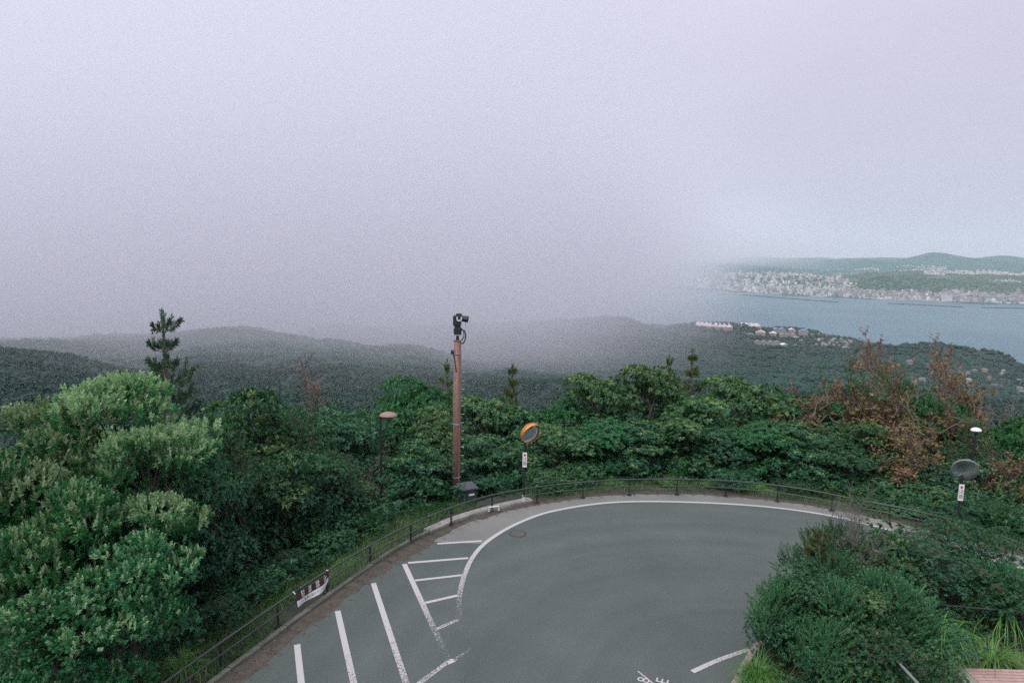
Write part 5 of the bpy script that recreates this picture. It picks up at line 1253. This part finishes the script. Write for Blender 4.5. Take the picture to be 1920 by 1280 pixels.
ok = zz > SEA+4; x, y, r, zz = x[ok], y[ok], r[ok], zz[ok]
blobs('forest', x, y, zz+r*0.2, r, 1, 0.7, M['shore_canopy'])

# far coast
def F_(*p): return list(p)
far_cols = [
 (300, F_((9500, -372, Z), (9900, -358, Z), (12000, -200, Z), (16000, -40, Z), (20000, -100, Z))),
 (900, F_((8900, -372, Z), (9200, -358, Z), (11500, -260, Z), (15000, -20, Z), (20000, -100, Z))),
 (1100, F_((8000, -372, Z), (8250, -357, Z), (9500, -345, Z), (11500, 508, Y), (14500, 492, Y), (20000, -100, Z))),
 (1300, F_((7100, -372, Z), (7300, -358, Z), (8400, -346, Z), (9200, 521, Y), (11500, 501, Y), (14000, 489, Y), (20000, -100, Z))),
 (1400, F_((6650, -372, Z), (6800, -358, Z), (7700, -348, Z), (8500, 519, Y), (9300, 517, Y), (11000, 502, Y), (13500, 488, Y), (20000, -100, Z))),
 (1500, F_((6280, -372, Z), (6400, -358, Z), (7300, -346, Z), (8100, 521, Y), (9000, 519, Y), (10800, 501, Y), (13500, 487, Y), (20000, -100, Z))),
 (1580, F_((6120, -372, Z), (6220, -358, Z), (7000, -345, Z), (7900, 521, Y), (8900, 518, Y), (10600, 500, Y), (13000, 487, Y), (20000, -100, Z))),
 (1640, F_((6000, -372, Z), (6100, -358, Z), (6700, -343, Z), (7100, 519, Y), (7800, 523, Y), (9000, 512, Y), (10400, 499, Y), (12500, 486, Y), (20000, -100, Z))),
 (1740, F_((5870, -372, Z), (5960, -358, Z), (6500, -342, Z), (6950, 523, Y), (7400, 527, Y), (8600, 513, Y), (9600, 505, Y), (11600, 476, Y), (13000, -40, Z), (20000, -100, Z))),
 (1800, F_((5800, -372, Z), (5890, -358, Z), (6350, -341, Z), (6850, 528, Y), (7300, 532, Y), (8400, 513, Y), (9300, 508, Y), (11300, 483, Y), (13000, -40, Z), (20000, -100, Z))),
 (1850, F_((5750, -372, Z), (5830, -358, Z), (6300, -341, Z), (6750, 529, Y), (7200, 534, Y), (8300, 514, Y), (9200, 510, Y), (11000, 482, Y), (13000, -40, Z), (20000, -100, Z))),
 (1920, F_((5680, -372, Z), (5760, -358, Z), (6250, -340, Z), (6700, 531, Y), (7150, 538, Y), (8200, 519, Y), (9200, 512, Y), (10800, 485, Y), (13000, -40, Z), (20000, -100, Z))),
 (2100, F_((5500, -372, Z), (5580, -358, Z), (6100, -340, Z), (6600, 533, Y), (7000, 540, Y), (8200, 522, Y), (10500, 487, Y), (13000, -40, Z), (20000, -100, Z))),
 (3000, F_((5000, -372, Z), (5100, -358, Z), (5800, -330, Z), (8200, -160, Z), (10000, 0, Z), (13000, -60, Z), (20000, -100, Z))),
]
COAST = Columns(far_cols, 4900, 20000, 220)
def coast_z(x, y):
    f = np.clip((COAST.z(x, y)+335)/60, 0, 1)
    return COAST.z(x, y) + f*((26+130*np.clip((y-9300)/1500, 0, 1))*(vnoise(x/700, y/1200, 41)-0.5) + 10*(vnoise(x/130, y/130, 42)-0.5))
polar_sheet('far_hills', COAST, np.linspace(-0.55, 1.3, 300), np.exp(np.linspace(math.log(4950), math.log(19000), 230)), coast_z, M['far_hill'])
x, y = scatter(15000, 6300, 9200, 0.2, 0.78); zz = coast_z(x, y); r = 9+11*frng.random(len(x)); ok = zz > -318
ok &= ~((vnoise(x/300, y/300, 77) > 0.62) & (y > 7500))
x, y, r, zz = x[ok], y[ok], r[ok], zz[ok]
blobs('far_woods', x, y, zz+2, r, 1, 0.7, canopy_mat('far_woods', [(0.018, 0.055, 0.035), (0.035, 0.085, 0.045), (0.07, 0.12, 0.06)], 0.003))
SHORE_PX = np.array([c for c, _ in far_cols], float); SHORE_D = np.array([p[1][0] for _, p in far_cols], float)
def px_u(p): return A(p, 640, 1.0)[0]
SHORE_U = np.array([px_u(p) for p in SHORE_PX])

# the city: blocks big enough to see are things, the rest of the roofs one mass
walls = [wall_mat('pale_facade', (0.42, 0.39, 0.39)), wall_mat('grey_facade', (0.26, 0.27, 0.285)), wall_mat('cream_facade', (0.37, 0.32, 0.30)), wall_mat('dark_facade', (0.10, 0.14, 0.16)), wall_mat('white_facade', (0.52, 0.50, 0.51))]
roofs = [simple('flat_roof', (0.3, 0.3, 0.31), 0.9), simple('pale_roof', (0.48, 0.46, 0.46), 0.9), simple('rust_roof', (0.34, 0.22, 0.18), 0.9)]
def block_mesh(kind, wm, rm):
    b = MB()
    if kind == 0:      # slab with stair tower and parapet
        b.box((0, 0, 0.5), (1, 1, 1)).box((0, 0, 1.012), (1.0, 1.0, 0.02), m=1).box((0.25, 0.1, 1.07), (0.25, 0.35, 0.1)).box((0.25, 0.1, 1.125), (0.27, 0.37, 0.012), m=1)
    elif kind == 1:    # stepped block
        b.box((0, 0, 0.32), (1, 1, 0.64)).box((0, 0, 0.65), (1.0, 1.0, 0.02), m=1).box((-0.15, 0, 0.83), (0.62, 0.8, 0.34)).box((-0.15, 0, 1.01), (0.62, 0.8, 0.02), m=1).box((-0.2, 0, 1.06), (0.2, 0.3, 0.08))
    else:              # low hall with shallow gable
        b.box((0, 0, 0.38), (1, 1, 0.76)); b.add([(-.53, -.53, .76), (.53, -.53, .76), (.53, .53, .76), (-.53, .53, .76), (-.53, 0, 1.0), (.53, 0, 1.0)], [(0, 1, 5, 4), (2, 3, 4, 5), (0, 4, 3), (1, 2, 5), (3, 2, 1, 0)], 1)
    return b.mesh('building', [wm, rm])
BM = [block_mesh(k, w, rf) for k in (0, 1, 2) for w, rf in zip(walls, (roofs[0], roofs[1], roofs[0], roofs[0], roofs[1]))]
crng = np.random.default_rng(5)
cand = []
for _ in range(4600):
    p = 1180 + 820*crng.random()**0.85; u = px_u(p); sd = np.interp(u, SHORE_U, SHORE_D)
    dep = crng.random()**1.2*(2900 if p < 1500 else 2900-(p-1500)*20 if p < 1618 else 540)
    D = sd + 25 + dep; x = u*D; zz = float(coast_z(x, D))
    if zz > (-235 if p < 1600 else -318) or zz < SEA+1: continue
    h = crng.choice([10, 15, 22, 32, 44, 58], p=[.24, .25, .22, .16, .09, .04]); w = crng.uniform(14, 50)*(1.0 if p < 1740 else 1.25)
    cand.append((x, D, zz, w, crng.uniform(12, 26), h, p))
cand.sort(key=lambda c: -(c[3]*c[5])/c[1]**2)
CITY_WORDS = ['pale', 'grey', 'cream', 'dark glassy', 'white']
for i, (x, D, zz, w, dd, h, p) in enumerate(cand[:290]):
    k = int(crng.choice([0, 0, 1, 2 if h < 14 else 0])); wi = int(crng.choice([0, 1, 2, 3, 4], p=[.24, .32, .2, .12, .12]))
    o = link('city_building', BM[k*5+wi]); o.location = (x, D, zz-1); o.scale = (w, dd, h); o.rotation_euler = (0, 0, crng.normal(0.35, 0.25))
    lab = f"{CITY_WORDS[wi]} {'low gabled hall' if k == 2 else 'stepped city block' if k == 1 else 'flat roofed city block'} in the town across the bay"
    tag(o, lab, 'building', f"{CITY_WORDS[wi]} {'low halls' if k == 2 else 'stepped blocks' if k == 1 else 'flat roofed blocks'} across the bay")
def box_mass(name, items, mats):
    V, F, mi = [], [], []
    cube = np.array([(-.5, -.5, 0), (.5, -.5, 0), (.5, .5, 0), (-.5, .5, 0), (-.5, -.5, 1), (.5, -.5, 1), (.5, .5, 1), (-.5, .5, 1)])
    fc = np.array([(0, 1, 5, 4), (1, 2, 6, 5), (2, 3, 7, 6), (3, 0, 4, 7), (4, 5, 6, 7)])
    for n, (x, D, zz, w, dd, h, ang, m) in enumerate(items):
        q = cube*np.array([w, dd, h]); c, s = math.cos(ang), math.sin(ang)
        V.append(np.c_[q[:, 0]*c-q[:, 1]*s+x, q[:, 0]*s+q[:, 1]*c+D, q[:, 2]+zz]); F.append(fc+8*n); mi += [m]*4+[len(mats)-1 if m < 3 else m]
    return tag(link(name, np_mesh(name, np.vstack(V), np.vstack(F), mats, mi)), kind='stuff')
sm = [simple('house_pale', (0.37, 0.35, 0.355), 0.9), simple('house_grey', (0.4, 0.41, 0.42), 0.9), simple('house_white', (0.58, 0.565, 0.575), 0.9), simple('house_dark', (0.16, 0.19, 0.2), 0.9), simple('house_roof', (0.32, 0.32, 0.33), 0.9)]
items = [(x, D, zz-1, w*0.8, dd*0.8, h*0.8, crng.normal(0.35, 0.3), int(crng.choice([0, 1, 2, 3], p=[.3, .35, .12, .23]))) for (x, D, zz, w, dd, h, p) in cand[290:]]
def suburb(n, p0, p1, d0, d1, thr, seed, hs=(6, 12)):
    for _ in range(n):
        p = crng.uniform(p0, p1); D = crng.uniform(d0, d1); u = px_u(p); x = u*D
        if vnoise(x/260, D/420, seed) < thr: continue
        items.append((x, D, float(coast_z(x, D))-1, crng.uniform(9, 22), crng.uniform(9, 16), crng.uniform(*hs), crng.uniform(0, 3.1), int(crng.choice([0, 2, 1, 3], p=[.45, .35, .15, .05]))))
suburb(1500, 1720, 2000, 8250, 9050, 0.35, 51, (8, 22))
suburb(900, 1560, 1760, 8800, 9900, 0.5, 52)
suburb(500, 1400, 1640, 9000, 10800, 0.62, 53)
suburb(300, 1820, 2000, 6900, 7900, 0.55, 54)
suburb(160, 1650, 1740, 6900, 7300, 0.55, 55)
box_mass('distant_rooftops', items, sm)
# four pale towers in a row on the ridge
for p in (1792, 1833, 1844, 1854, 1865):
    q = A(p, 512, 8700); o = link('ridge_tower', BM[4]); o.location = (q[0], 8700, float(coast_z(q[0], 8700))-2); o.scale = (26, 18, 46)
    tag(o, 'white tower block standing in a row on the green ridge across the bay', 'building', 'white towers on the ridge')
# quays
qm = simple('quay', (0.30, 0.31, 0.31), 0.9)
for (pa, pb_, ya, yb, lab) in ((1640, 1775, 561, 566, 'long flat grey quay below the green headland of the town'), (1520, 1545, 556, 557, 'short grey quay under the tall dark blocks'), (1575, 1618, 556, 558, 'small planted jetty on the far waterfront'), (1345, 1500, 551, 552, 'hazy low quay at the left end of the town')):
    a, b2 = G(pa, ya, SEA), G(pb_, yb, SEA); a[2] = b2[2] = SEA; v = b2-a; c = (a+b2)/2
    o = MB().box((0, 0, 2.5), (float(np.linalg.norm(v)), 60, 6), bev=0.5).box((float(np.linalg.norm(v))*0.2, 5, 9), (90, 26, 8), m=1).build('quay', [qm, walls[0]]); o.location = c; o.rotation_euler = (0, 0, math.atan2(v[1], v[0])); tag(o, lab, 'quay')
# breakwaters of dark tumbled blocks
bwm = simple('breakwater_rock', (0.055, 0.06, 0.062), 0.95, var=0.5, scale=0.2)
for (pa, ya, pb_, yb, lab) in ((1393, 553, 1571, 567, 'long dark breakwater slanting across the bay at the left'), (1664, 569, 1806, 576, 'straight dark breakwater in front of the quay'), (1806, 568, 1872, 571, 'thin dark breakwater close under the right hand waterfront'), (1842, 577, 1990, 580, 'dark breakwater running out of the picture at right'),
                             (1288, 541, 1320, 545, 'faint breakwater stub lost in the fog at the left end of the bay')):
    a, b2 = G(pa, ya, SEA), G(pb_, yb, SEA); v = b2-a; Lb = float(np.linalg.norm(v)); n = max(8, int(Lb/14))
    mb = MB()
    for i in range(n):
        mb.box((Lb*((i+0.5)/n-0.5), crng.normal(0, 1.2), 1.6+crng.normal(0, 0.4)), (Lb/n*0.98, 13+crng.normal(0, 1), 7), rz=crng.normal(0, 0.05), bev=1.0)
    e = mb.build('breakwater', bwm); e.location = (a+b2)/2; e.location.z = SEA; e.rotation_euler = (0, 0, math.atan2(v[1], v[0])); tag(e, lab, 'breakwater')

# works on the near shore: long pale halls with saw-tooth ends
hall_wall = simple('hall_wall', (0.30, 0.26, 0.25), 0.9); pink = simple('pale_pink_roof', (0.58, 0.485, 0.49), 0.7, var=0.06); blue = simple('blue_roof', (0.18, 0.30, 0.50), 0.7, var=0.1); wht = simple('white_roof', (0.75, 0.73, 0.73), 0.7, var=0.06); grn = simple('grey_green_roof', (0.30, 0.34, 0.33), 0.8, var=0.15)
def hall(px, py, D, W, Ld, bays, rm, label, rz=0.0, h=7, group=None, name='factory_hall'):
    q = A(px, py, D); zg = float(land_z(q[0], D)); zg = max(zg, q[2]-16)
    e = empty(name, (q[0], D, zg), label, 'hall' if name == 'factory_hall' else 'house', group, rz)
    MB().box((0, 0, h/2-4), (W, Ld, h+8)).build('wall', hall_wall, e)
    b = W/bays
    m_b = MB().add([(-b/2, -Ld/2-.6, h), (b/2, -Ld/2-.6, h), (b/2, Ld/2+.6, h), (-b/2, Ld/2+.6, h), (0, -Ld/2-.6, h+b*0.22), (0, Ld/2+.6, h+b*0.22)], [(0, 1, 4), (2, 3, 5), (1, 2, 5, 4), (3, 0, 4, 5), (3, 2, 1, 0)]).mesh('roof', rm)
    for i in range(bays):
        o = link('roof', m_b, e); o.location = (-W/2+b*(i+0.5), 0, 0.02)
    return e
hall(1338, 611, 2560, 128, 140, 8, pink, 'largest pale pink works hall with eight gabled bays near the shore', R(-14), 4)
hall(1402, 611, 2640, 88, 110, 5, pink, 'second pale pink hall just right of the largest one', R(-14), 4)
hall(1426, 620, 2480, 34, 34, 1, pink, 'small pink gabled building below the second pink hall', R(-20), 9)
hall(1449, 620, 2500, 26, 22, 1, wht, 'small white gabled building right of the small pink one', R(-25), 8)
hall(1404, 620, 2450, 34, 12, 2, grn, 'low grey shed left of the small pink building', R(-14), 4)
hall(1462, 612, 2600, 44, 26, 2, blue, 'blue roofed works hall left of the white shed', R(-10))
hall(1485, 613, 2600, 24, 16, 1, wht, 'bright white shed between the two blue roofs', R(-10))
hall(1506, 616, 2560, 32, 24, 1, blue, 'blue and white roofed hall at the right end of the works', R(-20))
hall(1478, 620, 2480, 60, 9, 3, grn, 'long thin grey greenhouse row beside small white building', R(-4), 3)
hall(1440, 633, 2240, 84, 8, 4, grn, 'long pale strip greenhouse above the village edge', R(-3), 3)
hall(1470, 639, 2120, 20, 14, 1, wht, 'white house alone at the village lower edge', R(20), 5)
# village houses
hrng = np.random.default_rng(3)
house_meshes = []
for rm in (simple('tile_grey', (0.14, 0.16, 0.17), 0.8), simple('tile_pale', (0.26, 0.27, 0.28), 0.8), simple('tile_brown', (0.24, 0.17, 0.15), 0.8), wht):
    w_ = MB().box((0, 0, 1.5), (10, 7, 5)).mesh('wall', walls[0].copy() if False else hall_wall)
    r_ = MB().add([(-5.6, -4.2, 4), (5.6, -4.2, 4), (5.6, 4.2, 4), (-5.6, 4.2, 4), (-3.6, 0, 6.6), (3.6, 0, 6.6)], [(0, 1, 5, 4), (2, 3, 4, 5), (3, 0, 4), (1, 2, 5), (3, 2, 1, 0)]).mesh('roof', rm)
    house_meshes.append((w_, r_))
def village(n, p0, p1, y0, y1, D0, D1, word, grp):
    names = ['grey tiled', 'pale tiled', 'brown tiled', 'white roofed']
    for _ in range(n):
        p = hrng.uniform(p0, p1); f = hrng.random(); D = D0+(D1-D0)*f
        q = A(p, y0+(y1-y0)*(1-f)+hrng.normal(0, 2), D); x = q[0]; k = int(hrng.choice(4, p=[.42, .36, .16, .06]))
        zg = float(land_z(x, D)); s = hrng.uniform(0.6, 1.05)
        e = empty('village_house', (x, D, zg+2), f'{names[k]} house {word}', 'house', f'{names[k]} houses {grp}', hrng.uniform(0, 3.14)); e.scale = (s*1.25, s, 1.25*s)
        link('wall', house_meshes[k][0], e); link('roof', house_meshes[k][1], e)
village(70, 1490, 1600, 620, 645, 2250, 2720, 'in the shore village beyond the works halls', 'in the shore village')
village(24, 1700, 1925, 715, 745, 1330, 1560, 'in the valley village below the dark headland', 'in the valley village')
# ------------------------------------------------------------------ the fog bank drifting in from the left
def volume_box(name, x0, x1, y0, y1, z0, z1):
    b = MB().box(((x0+x1)/2, (y0+y1)/2, (z0+z1)/2), (x1-x0, y1-y0, z1-z0))
    return b
def fog_mat():
    m = bpy.data.materials.new('fog'); m.use_nodes = True; nt = m.node_tree; L = nt.links; nt.nodes.clear()
    o = nt.nodes.new('ShaderNodeOutputMaterial'); v = nt.nodes.new('ShaderNodeVolumePrincipled')
    v.inputs['Color'].default_value = FOG_COL; v.inputs['Anisotropy'].default_value = 0.0
    g = nt.nodes.new('ShaderNodeNewGeometry'); s = nt.nodes.new('ShaderNodeSeparateXYZ'); L.new(g.outputs['Position'], s.inputs[0])
    def math_(op, a, b=None, c=None):
        n = nt.nodes.new('ShaderNodeMath'); n.operation = op
        for i, q in enumerate((a, b, c)):
            if q is None: continue
            if isinstance(q, (int, float)): n.inputs[i].default_value = q
            else: L.new(q, n.inputs[i])
        return n.outputs[0]
    def sstep(val, lo, hi):
        n = nt.nodes.new('ShaderNodeMapRange'); n.interpolation_type = 'SMOOTHSTEP'
        n.inputs[1].default_value = lo; n.inputs[2].default_value = hi; L.new(val, n.inputs[0]); return n.outputs[0]
    nz = nt.nodes.new('ShaderNodeTexNoise'); nz.inputs['Scale'].default_value = 0.0011; nz.inputs['Detail'].default_value = 3.0
    L.new(g.outputs['Position'], nz.inputs['Vector'])
    # the bank's ragged edge runs out across the bay, slightly to the right of straight ahead
    e = math_('MULTIPLY_ADD', s.outputs['Y'], -EDGE_SLOPE, s.outputs['X'])        # metres right of the edge line
    e = math_('SUBTRACT', e, math_('MULTIPLY', math_('MULTIPLY', nz.outputs[0], s.outputs['Y']), EDGE_NOISE))
    wid = math_('MULTIPLY_ADD', s.outputs['Y'], EDGE_SPREAD, 300.0)
    e = math_('DIVIDE', e, wid)
    side = sstep(e, EDGE_HI, EDGE_LO)
    far = sstep(s.outputs['Y'], FAR_LO, FAR_HI)
    up = sstep(s.outputs['Z'], UP_LO, UP_HI)                                      # thicker aloft: it hangs from the cloud
    up = math_('MULTIPLY_ADD', up, 1.0-UP_MIN, UP_MIN)
    top = sstep(s.outputs['Z'], TOP_HI, TOP_LO)
    d = math_('MULTIPLY', math_('MULTIPLY', side, far), math_('MULTIPLY', up, top))
    d = math_('MULTIPLY', d, math_('MULTIPLY_ADD', nz.outputs[0], 1.0, 0.5))
    # low cloud resting on the left part of the far ridge
    r2 = math_('DIVIDE', math_('MULTIPLY_ADD', s.outputs['Y'], -0.62, s.outputs['X']), s.outputs['Y'])
    cap = math_('MULTIPLY', math_('MULTIPLY', sstep(r2, 0.06, -0.22), sstep(s.outputs['Y'], 7600.0, 10500.0)), math_('MULTIPLY', sstep(s.outputs['Z'], -240.0, 10.0), top))
    thin = sstep(s.outputs['Y'], 3200.0, 6200.0)                                  # it loosens over the open bay
    d = math_('MULTIPLY', d, math_('MULTIPLY_ADD', thin, -0.62, 1.0))
    d = math_('MULTIPLY_ADD', cap, 0.26, d)
    d = math_('MULTIPLY', d, FOG_DENS)
    L.new(d, v.inputs['Density']); L.new(v.outputs[0], o.inputs['Volume'])
    return m
FOG_COL = (0.945, 0.937, 1.0, 1)
FOG_DENS = 0.0021
EDGE_SLOPE, EDGE_NOISE, EDGE_LO, EDGE_HI, EDGE_SPREAD = 0.245, 0.14, -0.55, 0.09, 0.55
FAR_LO, FAR_HI = 320.0, 1300.0
UP_LO, UP_HI, UP_MIN = -330.0, -40.0, 0.35
TOP_LO, TOP_HI = 0.0, 1100.0
fog = volume_box('fog_bank', -9000, 4200, 320, 16000, -358, 1520).build('fog_bank', fog_mat())
tag(fog, kind='stuff')
def haze_mat():
    m = bpy.data.materials.new('haze'); m.use_nodes = True; nt = m.node_tree; nt.nodes.clear()
    o = nt.nodes.new('ShaderNodeOutputMaterial'); v = nt.nodes.new('ShaderNodeVolumePrincipled')
    v.inputs['Color'].default_value = (0.90, 0.945, 1.0, 1); v.inputs['Density'].default_value = 0.000036
    nt.links.new(v.outputs[0], o.inputs['Volume']); return m
haze = volume_box('haze', -48000, 62000, -2500, 52000, SEA-20, 1600).build('haze', haze_mat())
tag(haze, kind='stuff')
